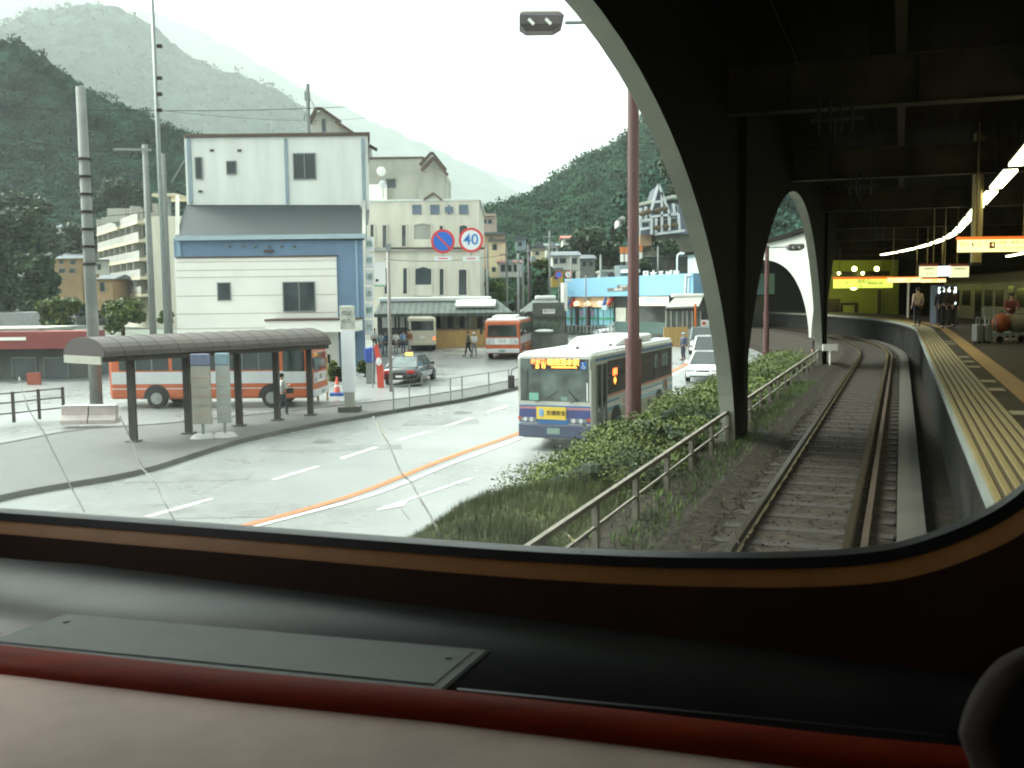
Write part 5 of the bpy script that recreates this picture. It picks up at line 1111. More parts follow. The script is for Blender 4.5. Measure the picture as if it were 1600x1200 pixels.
a = D(592, 466, Y7 + 2.2); b = D(768, 466, Y7 + 2.2); MB().box(a.x, b.x, Y7 + 2.0, Y7 + 2.9, zr - .12, zr + .22).build('ridge_skylight', WHITEP, s1, bevel=.08)
a = D(712, 475, Y7 + .9); b = D(774, 475, Y7 + .9); MB().obox(((a.x + b.x) / 2, Y7 + 1.15, a.z), ((b.x - a.x) / 2, 0, 0), (0, .55, .22), (0, -.05, .10)).build('skylight', WHITEP, s1, bevel=.04)
for x in (594, 622, 640, 676, 704, 730, 752, 772, 795): pbox(x, 489, x + 2.5, 545, Y7 + .4, .18, True).build('column', INK, s1)
pbox(590, 493, 800, 545, Y7 + 4.6, .15, True).build('rear_wall', mat('shelter_dark_wall', (.055, .06, .055), .7, var=.25), s1)
for x0, x1, m_ in ((597, 616, LWALL), (619, 632, LWALL), (635, 644, LWALL), (688, 700, LWALL), (708, 718, CREAMW), (726, 736, W_PANEL), (736, 746, YELW), (755, 762, LWALL)): pbox(x0, 490, x1, 512, Y7 + 4.4, .1).build('wall_panel', m_, s1)
bw = thing('timber_screen', 'tan timber screen wall along the back of the plaza below the shelter roof', 'wall', (X(710, Y7), Y7, GZ7))
TIMB = mat('tan_timber', (.42, .27, .10), .75, var=.2, scale=3, stretch=(3, 1, .3))
pbox(672, 514, 760, 540, Y7 + .1, .12, True).build('boards', TIMB, bw); pbox(671, 513, 761, 515.5, Y7 + .05, .2).build('top_rail', BROWNT, bw)
Y8 = 68.0
k1 = thing('plaza_kiosk', 'small dark kiosk with a hipped roof and white cap left of the blue shop', 'kiosk', (X(850, Y8), Y8 + 2, GH(Y8)))
e0, e1 = X(813, Y8), X(886, Y8); za, zb_ = Z(487, Y8), Z(468, Y8 + 2.0); r0, r1 = X(836, Y8 + 2), X(868, Y8 + 2)
MB().add([(e0, Y8, za), (e1, Y8, za), (e1, Y8 + 4, za), (e0, Y8 + 4, za), (r0, Y8 + 1.6, zb_), (r1, Y8 + 1.6, zb_), (r1, Y8 + 2.4, zb_), (r0, Y8 + 2.4, zb_)], [(0, 3, 2, 1), (0, 1, 5, 4), (1, 2, 6, 5), (2, 3, 7, 6), (3, 0, 4, 7), (4, 5, 6, 7)]).build('roof', mat('kiosk_roof', (.12, .14, .12), .7, var=.15), k1)
MB().box(r0, r1, Y8 + 1.5, Y8 + 2.5, zb_ - .03, zb_ + .25).build('roof_cap', WHITEP, k1, bevel=.08)
pbox(832, 473, 882, 494, Y8 - .1, .1).build('front_gable', mat('kiosk_fascia', (.075, .085, .07), .7, var=.2), k1)
s_ = pbox(848, 483, 867, 490, Y8 - .16, .05).build('sign', W_PANEL, k1); text('案内所', .26, INK, s_, D(857.5, 486.5, Y8 - .17), (1, 0, 0), (0, 0, 1))
pbox(826, 494, 884, 545, Y8 + .6, 3, True).build('wall', mat('kiosk_wall', (.15, .165, .14), .7, var=.2), k1); pbox(833, 498, 876, 516, Y8 + .55, .06).build('window', mat('kiosk_window_green', (.03, .06, .035), .3, var=.4, scale=2.2, col2=(.16, .24, .16)), k1)
pbox(824, 522, 888, 545, Y8 + .1, .3, True).build('counter', mat('kiosk_counter', (.14, .15, .13), .7, var=.2), k1)
c = D(850, 517, Y8 - .3); MB().ball(c, .7, .3, .12, 12, 6).build('white_canopy', WHITEP, k1)
for x in (815, 883): pbox(x, 488, x + 2, 545, Y8 + .2, .12, True).build('column', INK, k1)
Y9 = 72.0
s2 = thing('glazed_shelter', 'small glazed waiting shelter with an orange pole and pale roof beside the concrete arch', 'bus shelter', (X(1065, Y9), Y9 + 2, GH(Y9)))
MB().prism([D(1040, 480, Y9), D(1092, 478, Y9), D(1098, 464, Y9 + 1.6), D(1054, 465, Y9 + 1.6)], (0, .05, -.12)).build('roof', mat('shelter_roof_pale', (.32, .33, .28), .6, var=.15, scale=2), s2)
pbox(1052, 459, 1100, 464, Y9 + 1.6, 1).build('roof_cap', W_PANEL, s2, bevel=.05); pbox(1041, 480, 1100, 486, Y9 + .1, .2).build('fascia', INK, s2)
for x in (1040, 1048, 1057, 1066, 1073, 1081, 1094): pbox(x, 484, x + 1.6, 512, Y9 + .3, .12).build('column', mat('column_pale', (.36, .36, .30), .6, var=.1), s2)
for x in (1043, 1052, 1060, 1075, 1088): pbox(x, 486, x + 5, 510, Y9 + .5, .04).build('glass_pane', mat('shelter_glass_tint', (.14, .17, .15), .2, var=.4, scale=2), s2)
pbox(1085, 475, 1088, 512, Y9 - .1, .15).build('orange_pole', mat('pole_orange', (.65, .16, .03), .5, var=.05), s2)
pbox(1037, 511, 1074, 545, Y9 + .2, .15, True).build('timber_panel', TIMB, s2); pbox(1074, 514, 1098, 545, Y9 + .3, .15, True).build('low_wall', GREYW, s2)
ns = thing('notice_board', 'white notice board with a small red no entry disc right of the orange pole', 'notice board', D(1104, 520, Y9 - 4))
pbox(1096, 500, 1108, 521, Y9 - 4, .08).build('board', WHITEP, ns); c = D(1100, 505, Y9 - 4.06); MB().tube([c, c + Vector((0, .03, 0))], .12, 14).build('red_disc', REDP, ns)
text('注意', .22, INK, ns, D(1101, 512, Y9 - 4.02), (1, 0, 0), (0, 0, 1))
pbox(1098, 520, 1100, 535, Y9 - 3.9, .05, True).build('leg', GREYM, ns); pbox(1105, 520, 1107, 535, Y9 - 3.9, .05, True).build('leg', GREYM, ns)
# red fronted shop at the far left
s3 = thing('red_awning_shop', 'low shop with a long red sign band at the far left edge', 'shop', D(60, 560, 54))
pbox(-160, 519, 138, 546, 52, 2.2).build('sign_band', mat('shop_red_band', (.22, .05, .045), .6, var=.12, scale=1), s3); pbox(-160, 546, 140, 640, 53.4, 5, True).build('wall', mat('shop_front_dark', (.10, .11, .10), .6, var=.4, scale=.7), s3)
pbox(-10, 527, 40, 532, 51.95, .05).build('sign_lettering_strip', W_PANEL, s3); pbox(-160, 514, 60, 519, 53, 6).build('roof', GREYW, s3)
for x0 in (-40, 20, 70): window(s3, x0, 560, x0 + 38, 600, 53.4, m=DKWIN)
for i, (x0, x1, m_) in enumerate(((2, 26, mat('blurred_red_board', (.30, .07, .04), .6, var=.1)),)): pbox(42, 583, 62, 604, 50, .2).build('red_board', m_, s3)
for a, b in (((10, 499), (60, 512)),): pbox(0, 488, 62, 514, 95, 8).build('rear_block', mat('rear_block_grey', (.24, .24, .24), .8, var=.15), s3)
# ================================================================ near bus shelter
RUSTY = mat('shelter_brown_steel', (.035, .026, .021), .6, var=.25, scale=2); SROOF = mat('shelter_roof_brown', (.052, .040, .032), .55, var=.2, scale=.8)
sh = thing('curved_bus_shelter', 'long brown bus shelter with an arched roof standing on the pavement island', 'bus shelter', D(320, 640, 39))
pA, pB = D(132, 560, 30.0), D(482, 545, 37.0); pA.z = pB.z = 0; dv = pB - pA; LS = dv.length; dv.normalize(); nv = Vector((dv.y, -dv.x, 0)); zE = EYE - .094 * 24 * .9
zE = D(132, 556, 30.0).z
def arc(p, r=1.3, h=.58, n=12, dz=0): return [p + nv * (-r * math.cos(math.pi * k / n)) * 1 + Vector((0, 0, zE + dz + h * math.sin(math.pi * k / n))) for k in range(n + 1)]
rg = [arc(pA.lerp(pB, i / 14)) for i in range(15)]; lo = [arc(pA.lerp(pB, i / 14), 1.24, .52, dz=-.03) for i in range(15)]
m = MB(); m.loft([a + b[::-1] for a, b in zip(rg, lo)], True, True); m.build('roof', SROOF, sh)
m = MB()
for i in range(0, 15, 1):
    q = arc(pA.lerp(pB, i / 14), 1.305, .588); m.tube([p + dv * .0 for p in q], .010, 5)
m.build('roof_seam', RUSTY, sh)
for s_ in (-1.12, 1.12): m = MB(); m.bar(pA + nv * s_ + Vector((0, 0, zE - .06)), pB + nv * s_ + Vector((0, 0, zE - .06)), .1, .22); m.build('eave_beam', RUSTY, sh)
e = [p + Vector((0, 0, 0)) for p in arc(pA - dv * .02, 1.27, .56)]; MB().prism(e, dv * .06).build('end_panel', INK, sh)
m = MB(); m.bar(pA - nv * 1.12 - dv * .06 + Vector((0, 0, zE - .12)), pA + nv * 1.12 - dv * .06 + Vector((0, 0, zE - .12)), .06, .24); m.build('end_sign_strip', mat('sign_pale_grey', (.30, .30, .25), .6, var=.1), sh)
for px in (205, 292, 372, 432, 484):
    d_ = ray(px, 600); o_ = pA + nv * .55; t_ = o_.dot(nv) / d_.dot(nv); c = Vector((d_.x * t_, d_.y * t_, 0)) - nv * .55
    for s_ in (.55,):
        b_ = c + nv * s_; g = GH(b_.y) + .12; m = MB(); m.bar((b_.x, b_.y, g), (b_.x, b_.y, zE + .4), .21); m.bar((b_.x, b_.y, zE + .02), (b_.x - nv.x * 1.1, b_.y - nv.y * 1.1, zE + .02), .1); m.build('post', RUSTY, sh)
        MB().obox((b_.x, b_.y, g + .03), (.2, 0, 0), (0, .2, 0), (0, 0, .03)).build('post_base', KERB, sh)
# stop boards under the shelter
for i, (px, py, w_, h_, m_, top, lab) in enumerate(((318, 690, .62, 2.0, 'bs_cream', 'bs_blue', 'cream timetable board with a blue top under the near shelter, left of its twin'), (352, 688, .45, 2.0, 'bs_white', 'bs_cyan', 'pale timetable board with a cyan top under the near shelter'))):
    p = GG(px, py); t = thing('timetable_board', lab, 'timetable board', (p.x, p.y, GH(p.y) + .13), group='timetable boards')
    cols = {'bs_cream': (.34, .32, .26), 'bs_white': (.33, .34, .31), 'bs_blue': (.14, .16, .24), 'bs_cyan': (.20, .29, .33)}
    z = GH(p.y) + .13
    MB().box(p.x - w_ / 2, p.x + w_ / 2, p.y - .06, p.y + .06, z + .45, z + 2.35).build('board', mat(m_, cols[m_], .6, var=.1), t, bevel=.02)
    MB().box(p.x - w_ / 2, p.x + w_ / 2, p.y - .07, p.y + .07, z + 2.36, z + 2.75).build('head_plate', mat(top, cols[top], .5, var=.05), t, bevel=.03)
    MB().tube([(p.x, p.y, z), (p.x, p.y, z + .5)], .05, 8).build('post', GREYM, t); MB().tube([(p.x, p.y, z), (p.x, p.y, z + .12)], [.42, .3], 16).build('base', mat('stand_base', (.45, .44, .42), .7, var=.1), t)
    for q in range(5): MB().box(p.x - w_ * .38, p.x + w_ * .38, p.y - .068, p.y - .06, z + .75 + q * .3, z + .77 + q * .3).build('timetable', GREYM if q % 2 else mat('timetable_pink', (.42, .22, .18), .6, var=.1), t)
# white stop column
p = GG(547, 648); z = GH(p.y) + .13; t = thing('white_stop_pillar', 'tall white square pillar with a weathered grey top at the right end of the shelter', 'sign pillar', (p.x, p.y, z))
MB().box(p.x - .24, p.x + .24, p.y - .2, p.y + .2, z + .75, z + 3.15).build('pillar', mat('pillar_white', (.72, .74, .76), .5, var=.05), t, bevel=.03)
MB().box(p.x - .26, p.x + .26, p.y - .22, p.y + .22, z + 3.2, z + 4.1).build('head', mat('pillar_head', (.45, .46, .40), .7, var=.3, scale=3), t, bevel=.03); MB().box(p.x - .18, p.x + .18, p.y - .15, p.y + .15, z, z + .76).build('foot', GREYW, t); MB().box(p.x - .42, p.x + .42, p.y - .3, p.y + .3, z, z + .2).build('base', KERB, t)
for q in range(2): text('のりば'[q:q + 2], .2, INK, t, (p.x, p.y - .225, z + 3.5 + .3 * q), (1, 0, 0), (0, 0, 1))
# traffic cone
p = GG(527, 618); z = GH(p.y); t = thing('traffic_cone', 'pink red traffic cone with a blue base behind the shelter', 'traffic cone', (p.x, p.y, z))
m = MB(); m.tube([(p.x, p.y, z + .1), (p.x, p.y, z + .86)], [.16, .035], 14); m.build('cone', mat('cone_red', (.75, .14, .10), .5, var=.05), t); MB().box(p.x - .3, p.x + .3, p.y - .25, p.y + .25, z + .01, z + .14).build('base', SIGNB, t, bevel=.02)
m = MB(); m.tube([(p.x, p.y, z + .4), (p.x, p.y, z + .58)], [.112, .08], 14); m.build('reflective_band', WHITEP, t)
# barrier frame behind
p = GG(497, 628); q = GG(512, 626); t = thing('yellow_barrier', 'yellow tube hoop barrier at the front end of the side-on orange bus', 'barrier', p); m = MB(); m.tube([p, p + Vector((0, 0, 1.9)), q + Vector((0, 0, 1.9)), q], .05, 8); m.build('hoop', mat('hoop_yellow', (.42, .34, .18), .6, var=.1), t)
# red banner, blue tarpaulin
p = GG(598, 606); z = GH(p.y); t = thing('red_banner', 'leaning red banner with a white mark beside the hedge at the white building', 'banner', p)
MB().prism([D(584, 540, p.y), D(590, 538, p.y), D(599, 575, p.y), D(600, 606, p.y), D(590, 606, p.y), D(588, 570, p.y)], (0, .06, 0)).build('cloth', mat('banner_red', (.58, .08, .05), .7, var=.08), t); MB().tube([D(582, 606, p.y + .1), D(583, 535, p.y + .1)], .03, 6).build('pole', GREYM, t); c = D(592, 565, p.y - .04); MB().ball(c, .14, .02, .2).build('mark', WHITEP, t)
p = GG(575, 600); t = thing('blue_tarpaulin', 'blue covered stand between the hedge and the red banner', 'covered stand', p); MB().prism([D(568, 545, p.y), D(585, 542, p.y), D(586, 566, p.y), D(570, 566, p.y)], (0, .8, 0)).build('cover', mat('tarp_blue', (.04, .08, .34), .6, var=.2, scale=4), t, bevel=.05); MB().prism([D(572, 566, p.y + .1), D(584, 566, p.y + .1), D(584, 602, p.y + .1), D(572, 602, p.y + .1)], (0, .5, 0)).build('stand', GREYM, t)
# ================================================================ poles, signs, lamps
def pole(label, top, bot, Y, r0, r1, m, name='utility_pole', cat='pole', bands=0, group='poles'):
    a = D(*bot, Y); b = D(*top, Y); a.z = GH(Y); t = thing(name, label, cat, a, group=group)
    b.x = a.x if abs(a.x - b.x) < .6 else b.x
    MB().tube([a, b], [r0, r1], 14).build('shaft', m, t, smooth=True)
    for k in range(bands):
        c = a.lerp(b, .45 + .38 * k / max(1, bands)); MB().tube([c, c + (b - a).normalized() * .10], [r0 * 1.08] * 2, 14).build('steel_band', STEEL_D, t)
    return t
CPOLE = mat('concrete_pole', (.19, .20, .185), .8, var=.15, scale=1)
pole('thick concrete pole with steel bands at the far left behind the shelter roof', (121, 136), (152, 655), 40.5, .26, .19, CPOLE, bands=7)
p1 = pole('tall thin steel mast running out of the top of the view at the left', (244, -40), (264, 600), 52, .15, .09, GREYM)
for y in (72, 122, 147, 172): c = D(249, y, 51.8); MB().box(c.x - .12, c.x + .14, c.y - .08, c.y + .08, c.z - .09, c.z + .08).build('clamp', STEEL_D, p1)
p2 = pole('concrete pole with a long pale crossarm just left of the thin mast', (229, 226), (243, 600), 54, .20, .15, CPOLE)
MB().bar(D(178, 233, 53.8), D(236, 234, 53.8), .10, .12).build('crossarm', GREYM, p2)
p3 = pole('short concrete pole right behind the thin mast at the corner of the hotel', (266, 240), (270, 600), 55, .14, .12, CPOLE); MB().bar(D(268, 285, 54.8), D(288, 250, 54.8), .06).build('brace', GREYM, p3)
# round signs on a gantry arm
YS = 45.0
rs = pole('slim grey post carrying a long arm with two round road signs', (608, 384), (612, 640), YS, .085, .075, mat('post_grey_brown', (.24, .22, .20), .6, var=.1), 'sign_post', 'sign post')
MB().bar(D(603, 388, YS - .02), D(757, 388, YS - .02), .07, .09).build('arm', BROWNT, rs); MB().box(*[v for v in (D(603, 390, YS).x, D(611, 390, YS).x, YS - .12, YS + .1)], D(605, 392, YS).z, D(605, 381, YS).z).build('arm_joint', GREYM, rs)
def disc(root, px, py, Y, rpx, ring, face, name='disc'):
    c = D(px, py, Y); r = rpx * Y / FPX; b = MB().tube([c, c + Vector((0, .05, 0))], r, 32).build(name, ring, root)
    MB().tube([c + Vector((0, -.012, 0)), c + Vector((0, .01, 0))], r * .80, 32).build('face', face, b); return b, c, r
SRED = mat('sign_red', (.62, .05, .05), .4, var=.03); SBLU = mat('sign_face_blue', (.02, .14, .55), .4, var=.03); SWHT = mat('sign_face_white', (.70, .73, .74), .4, var=.03)
t = thing('no_parking_sign', 'large round blue no parking sign with a red rim on the arm', 'road sign', D(692, 377, YS - .1), group='round road signs on the arm')
b_, c, r = disc(t, 692, 377, YS - .1, 18.5, SRED, SBLU); MB().obox(c + Vector((0, -.02, 0)), Vector((1, 0, -1)).normalized() * r * .85, (0, .006, 0), Vector((1, 0, 1)).normalized() * r * .07).build('slash', SRED, b_)
t2 = thing('speed_limit_sign', 'round white speed limit 40 sign with a red rim and blue digits on the arm', 'road sign', D(736, 375, YS - .1), group='round road signs on the arm')
b_, c, r = disc(t2, 736, 375, YS - .1, 19, SRED, SWHT); text('40', r * 1.25, mat('mark_blue_grey', (.05, .20, .50), .5, var=.05), b_, c + Vector((0, -.02, 0)), (1, 0, 0), (0, 0, 1), depth=.006, bold=.008)
for tt, px in ((t, 692), (t2, 736)):
    c = D(px, 404, YS - .1); w = 13 * YS / FPX; b_ = MB().box(c.x - w, c.x + w, c.y, c.y + .03, c.z - .10, c.z + .10).build('sub_plate', SWHT, tt); MB().box(c.x - w * .55, c.x + w * .55, c.y - .006, c.y + .002, c.z - .02, c.z + .03).build('red_arrow', SRED, b_)
    c2 = D(px, 390, YS - .06); MB().box(c2.x - .02, c2.x + .02, c2.y, c2.y + .03, c.z, c2.z + .1).build('bracket', GREYM, tt)
t = thing('small_no_parking_sign', 'small distant round blue no parking sign above the blue shop', 'road sign', D(873, 429, 88)); b_, c, r = disc(t, 873, 429, 88, 5.5, SRED, SBLU); MB().box(c.x - .05, c.x + .05, 88.05, 88.15, GH(88), c.z).build('post', GREYM, t)
t = thing('small_white_road_sign', 'small distant round white road sign with red rim above the blue shop', 'road sign', D(888, 429, 88)); b_, c, r = disc(t, 888, 429, 88, 5.5, SRED, SWHT); MB().obox(c + Vector((0, -.02, 0)), Vector((-1, 0, 1)).normalized() * r * .5, (0, .006, 0), Vector((1, 0, 1)).normalized() * r * .14).build('mark', GREYM, b_)
MB().bar(D(866, 421, 88.1), D(893, 422, 88.1), .07).build('arm', GREYM, t); MB().box(c.x - .28, c.x + .28, 87.98, 88.02, c.z - .62, c.z - .42).build('sub_plate', SWHT, t)
# brown street lamp poles behind the arcade
BRP = mat('red_brown_pole', (.085, .032, .030), .5, var=.15, scale=2, coat=.2)
def lamp_post(label, pxt, pxb, Y, head, armz, two=True):
    a = D(*pxb, Y); b = D(*pxt, Y); b.x = a.x; a.z = GH(Y); t = thing('street_lamp', label, 'street lamp', a, group='red brown street lamps')
    MB().tube([a, Vector((a.x, a.y, EYE - .9)), Vector((a.x, a.y, EYE - .8)), b], [.155, .155, .115, .105], 16).build('pole', BRP, t, smooth=False)
    MB().tube([Vector((a.x, a.y, EYE - 1.0)), Vector((a.x, a.y, EYE - .8))], .165, 16).build('pole_collar', BRP, t)
    c = D(*head, Y); MB().tube([b, Vector((b.x - .3, b.y, c.z)), c + Vector((.45, 0, 0))], .035, 8).build('arm', GREYM, t)
    h = MB(); h.loft([[c + Vector(q) for q in ((-.40, -.22, .14), (.36, -.22, .14), (.36, .22, .14), (-.40, .22, .14))], [c + Vector(q) for q in ((-.42, -.25, .09), (.42, -.25, .07), (.42, .25, .07), (-.42, .25, .09))], [c + Vector(q) for q in ((-.42, -.25, -.08), (.38, -.25, -.08), (.38, .25, -.08), (-.42, .25, -.08))], [c + Vector(q) for q in ((-.30, -.16, -.19), (.22, -.16, -.19), (.22, .16, -.19), (-.30, .16, -.19))]])
    h.build('lamp_head', mat('lamp_head_brown', (.10, .085, .085), .45, var=.15), t); MB().box(c.x - .38, c.x + .34, c.y - .2, c.y + .2, c.z + .14, c.z + .17).build('lamp_cap', CREAMW, t)
    for dx in (-.2, .12): MB().obox(c + Vector((dx, -.235, -.04)), (.05, 0, -.05), (0, .02, 0), (.02, 0, .02)).build('lens', W_PANEL, t)
lamp_post('tall red brown street lamp rising behind the nearest concrete arch', (984, 26), (990, 655), 18.8, (846, 36), 0)
lamp_post('red brown street lamp seen through the second arch', (1196, 384), (1197, 545), 51, (1243, 386), 0)
bl = D(1058, 395, 84); bb = Vector((bl.x, bl.y, GH(84))); t = thing('white_street_lamp', 'thin white street lamp with a bent arm above the blue shop roof', 'street lamp', bb)
MB().tube([bb, D(1058, 405, 84), D(1059, 398, 84), D(1063, 396, 84)], .07, 8).build('pole', WHITEP, t); MB().ball(D(1065, 396, 84), .28, .15, .10).build('lamp_head', WHITEP, t)
# dark valley poles
for i, (x, y0, y1, Y, r, dk, lab) in enumerate(((828, 382, 480, 84, .16, 1, 'black wooden pole with a crossarm beside the kiosk roof'), (811, 396, 475, 90, .14, 0, 'grey pole just left of the black wooden pole'), (818, 400, 475, 95, .13, 0, 'thin grey pole between the black pole and the square house'), (793, 388, 470, 96, .12, 0, 'grey pole with a crossarm in front of the cream valley house'), (763, 380, 470, 90, .12, 0, 'grey pole at the right edge of the cream building'), (860, 360, 470, 100, .13, 0, 'pole left of the house with a green blue eave'), (893, 400, 440, 96, .12, 0, 'pole in front of the house with a green blue eave'), (939, 398, 440, 97, .14, 0, 'pole at the right of the dim grey house'), (916, 430, 505, 86, .07, 0, 'thin dark pole crossing the blue fascia'), (1028, 385, 440, 106, .10, 0, 'thin mast below the chalet hotel'))):
    t = pole(lab, (x, y0), (x, y1 + 60), Y, r, r * .8, INK if dk else mat('pole_mid_grey', (.17, .18, .17), .7, var=.15))
    if i in (0, 1, 3, 5): MB().bar(D(x - 12, y0 + 10, Y - .1), D(x + 7, y0 + 10, Y - .1), .12).build('crossarm', GREYM, t); MB().tube([D(x + 4, y0 + 18, Y - .2), D(x + 4, y0 + 26, Y - .2)], .25, 10).build('transformer', GREYM, t)
# overhead cables across the street
wr = thing('street_cables', 'thin overhead cables strung across the street from the left poles', 'cables', D(600, 165, 52))
def cable(a, b, sag=.4, r=.018):
    pts = [a.lerp(b, k / 14) - Vector((0, 0, sag * 4 * (k / 14) * (1 - k / 14))) for k in range(15)]; MB().tube(pts, r, 4).build('cable', STEEL_D, wr)
cable(D(-100, 163, 50), D(560, 166, 62), .3); cable(D(246, 172, 52), D(720, 150, 120), 1.5, .012); cable(D(232, 240, 54), D(-100, 180, 50), .5); cable(D(240, 330, 54), D(-150, 310, 50), .6); cable(D(828, 390, 84), D(600, 405, 80), .5, .02); cable(D(828, 392, 84), D(1000, 330, 100), 1, .02); cable(D(860, 372, 100), D(793, 392, 96), .4); cable(D(890, 215, 60), D(1120, 222, 60), .2, .02)
# guard posts with a thin rail along the far kerb
gf = thing('kerb_railing', 'low thin grey railing along the far kerb of the pavement island', 'railing', GG(700, 625))
pts = [GG(x, y, .13) for x, y in ((615, 640), (640, 637), (672, 632), (704, 626), (722, 622), (764, 615), (795, 609))]
for p in pts: MB().tube([p, p + Vector((0, 0, .95))], .03, 6).build('post', GREYM, gf)
for k, (a, b) in enumerate(zip(pts, pts[1:])): MB().tube([a + Vector((0, 0, .92)), b + Vector((0, 0, .92))], .018, 5).build('rail', GREYM, gf)
# ================================================================ plants
def leafmat(name, c1, c2, sc=1.2):
    m = mat(name, c1, .6, var=.3, scale=sc, col2=c2, spec=.25); return m
def leaves(mb, c, rx, ry, rz, n, sz, shell=.55):
    c = Vector(c); V = mb.v; F = mb.f
    for _ in range(n):
        while True:
            d = Vector((random.uniform(-1, 1), random.uniform(-1, 1), random.uniform(-1, 1)))
            if .05 < d.length < 1: break
        d = d.normalized() * (shell + (1 - shell) * random.random()); 
        d *= 1 + .25 * noise.noise(Vector((d.x, d.y, d.z)) * 2.5 + c)
        p = c + Vector((d.x * rx, d.y * ry, d.z * rz)); s = sz * random.uniform(.6, 1.3)
        a = Vector((random.gauss(0, 1), random.gauss(0, 1), random.gauss(0, .6))).normalized(); b = a.orthogonal().normalized(); b = (b + a.cross(b) * random.uniform(-1, 1)).normalized()
        o = len(V); V += [p - a * s, p + b * s * .55, p + a * s, p - b * s * .55]; F.append((o, o + 1, o + 2, o + 3))
LEAF_A = leafmat('leaf_green', (.014, .036, .008), (.11, .145, .028), 1.0); LEAF_B = leafmat('leaf_dark', (.010, .026, .012), (.045, .085, .030), .8); LEAF_C = leafmat('leaf_fresh', (.03, .07, .02), (.13, .20, .05), .7)
def hedge(label, s0, s1, n, dens=1.0):
    c0 = T((s0 + s1) / 2, -4.4, RAILZ - .8); t = thing('hedge', label, 'hedge', c0, group='hedges on the embankment'); m = MB(); L = s1 - s0; k = int(L * 3.4)
    core = MB()
    for i in range(k):
        s = s0 + L * (i + .5) / k + random.uniform(-.2, .2)
        for lat, zz, r in ((-3.3, -.02, .34), (-3.75, .05, .42), (-4.2, .0, .46), (-4.6, -.2, .46), (-4.9, -.55, .42), (-5.1, -1.0, .38), (-5.25, -1.4, .35)):
            if random.random() < .08: continue
            p = T(s, lat + random.uniform(-.15, .15), RAILZ + .14 + zz + random.uniform(-.14, .14) + .10 * noise.noise(Vector((s * .5, lat, 0)))); q = r * random.uniform(.8, 1.2)
            core.ball(p - Vector((0, 0, .14)), q * .55, q * .55, q * .45, 7, 5)
            leaves(m, p, q, q, q * .8, int(n * q * 2), .023 if s < 14 else .034, .75)
    m.build('foliage', LEAF_A, t); core.build('twigs', mat('hedge_inner', (.012, .022, .008), .9, var=.3), t)
hedge('rough green hedge on the bank between the bus and the nearest pier', 12.2, 16.9, 700)
hedge('green hedge between the two nearest piers, beside the white sedan', 18.4, 28, 380)
hedge('far green hedge running up to the second pier', 28.2, 37.6, 220)
def bush(label, px, py, Y, rpx, hpx, m_, n=900, sz=.12, name='bush', group='bushes', trunk=False, zb=None):
    c = D(px, py, Y); rx = rpx * Y / FPX; rz = hpx * Y / FPX; t = thing(name, label, 'bush' if not trunk else 'tree', (c.x, c.y, max(GH(Y), c.z - rz)), group=group); m = MB(); k = max(4, int(rpx * hpx / 60)); k = min(k, 26)
    core = MB()
    for i in range(k):
        a = random.uniform(0, 6.28); q = math.sqrt(random.random()) * .72; h = random.uniform(-.75, .6)
        p = c + Vector((math.cos(a) * rx * q, math.sin(a) * min(rx, 4) * q, rz * h)); r = min(rx, rz * 1.4) * random.uniform(.3, .5)
        leaves(m, p, r, r, r * .8, n // k, sz, .6); core.ball(p, r * .55, r * .55, r * .45, 7, 5)
    m.build('foliage' if not trunk else 'crown', m_, t); core.build('inner_twigs', mat('hedge_inner', (.012, .022, .008)), t)
    if trunk or True:
        g = GH(Y) if zb is None else zb; b = Vector((c.x, c.y, g)); tk = MB(); tk.tube([b, b.lerp(c, .5) + Vector((.1, 0, 0)), c], [max(.06, rx * .09), max(.04, rx * .06), .03], 8)
        for q in range(4): e = c + Vector((random.uniform(-.6, .6) * rx, random.uniform(-.5, .5) * min(rx, 3), random.uniform(0, .5) * rz)); tk.tube([b.lerp(c, .6), e], [max(.03, rx * .04), .015], 6)
        tk.build('trunk' if trunk else 'stem', mat('bark', (.06, .045, .03), .9, var=.3, scale=4), t)
    return t
bush('dark green bush between the end of the shelter and the white pillar', 519, 577, 50, 20, 24, LEAF_A, 2600, .09)
bush('green bush right of the white pillar beside the blue tarpaulin', 569, 581, 52, 17, 24, LEAF_A, 2400, .09)
bush('wide green bush behind the left poles at the foot of the hotel', 190, 490, 92, 45, 26, LEAF_A, 3600, .2); bush('green bush left of the thick concrete pole', 95, 488, 90, 34, 26, LEAF_A, 3000, .2)
bush('low bush right of the thin mast beside the white building', 258, 496, 80, 14, 14, LEAF_C, 900, .16)
bush('bright green shrubbery on the bank left of the dark poles', 778, 452, 99, 26, 17, LEAF_C, 2800, .22); bush('bright green shrub on the bank right beside the dark poles', 806, 456, 97, 16, 14, LEAF_C, 1600, .2)
bush('dark green shrub behind the kiosk roof', 845, 440, 104, 20, 24, LEAF_B, 2000, .25); bush('low shrub in front of the small distant road signs', 880, 452, 99, 14, 10, LEAF_A, 900, .2)
TG = 'trees of the valley'
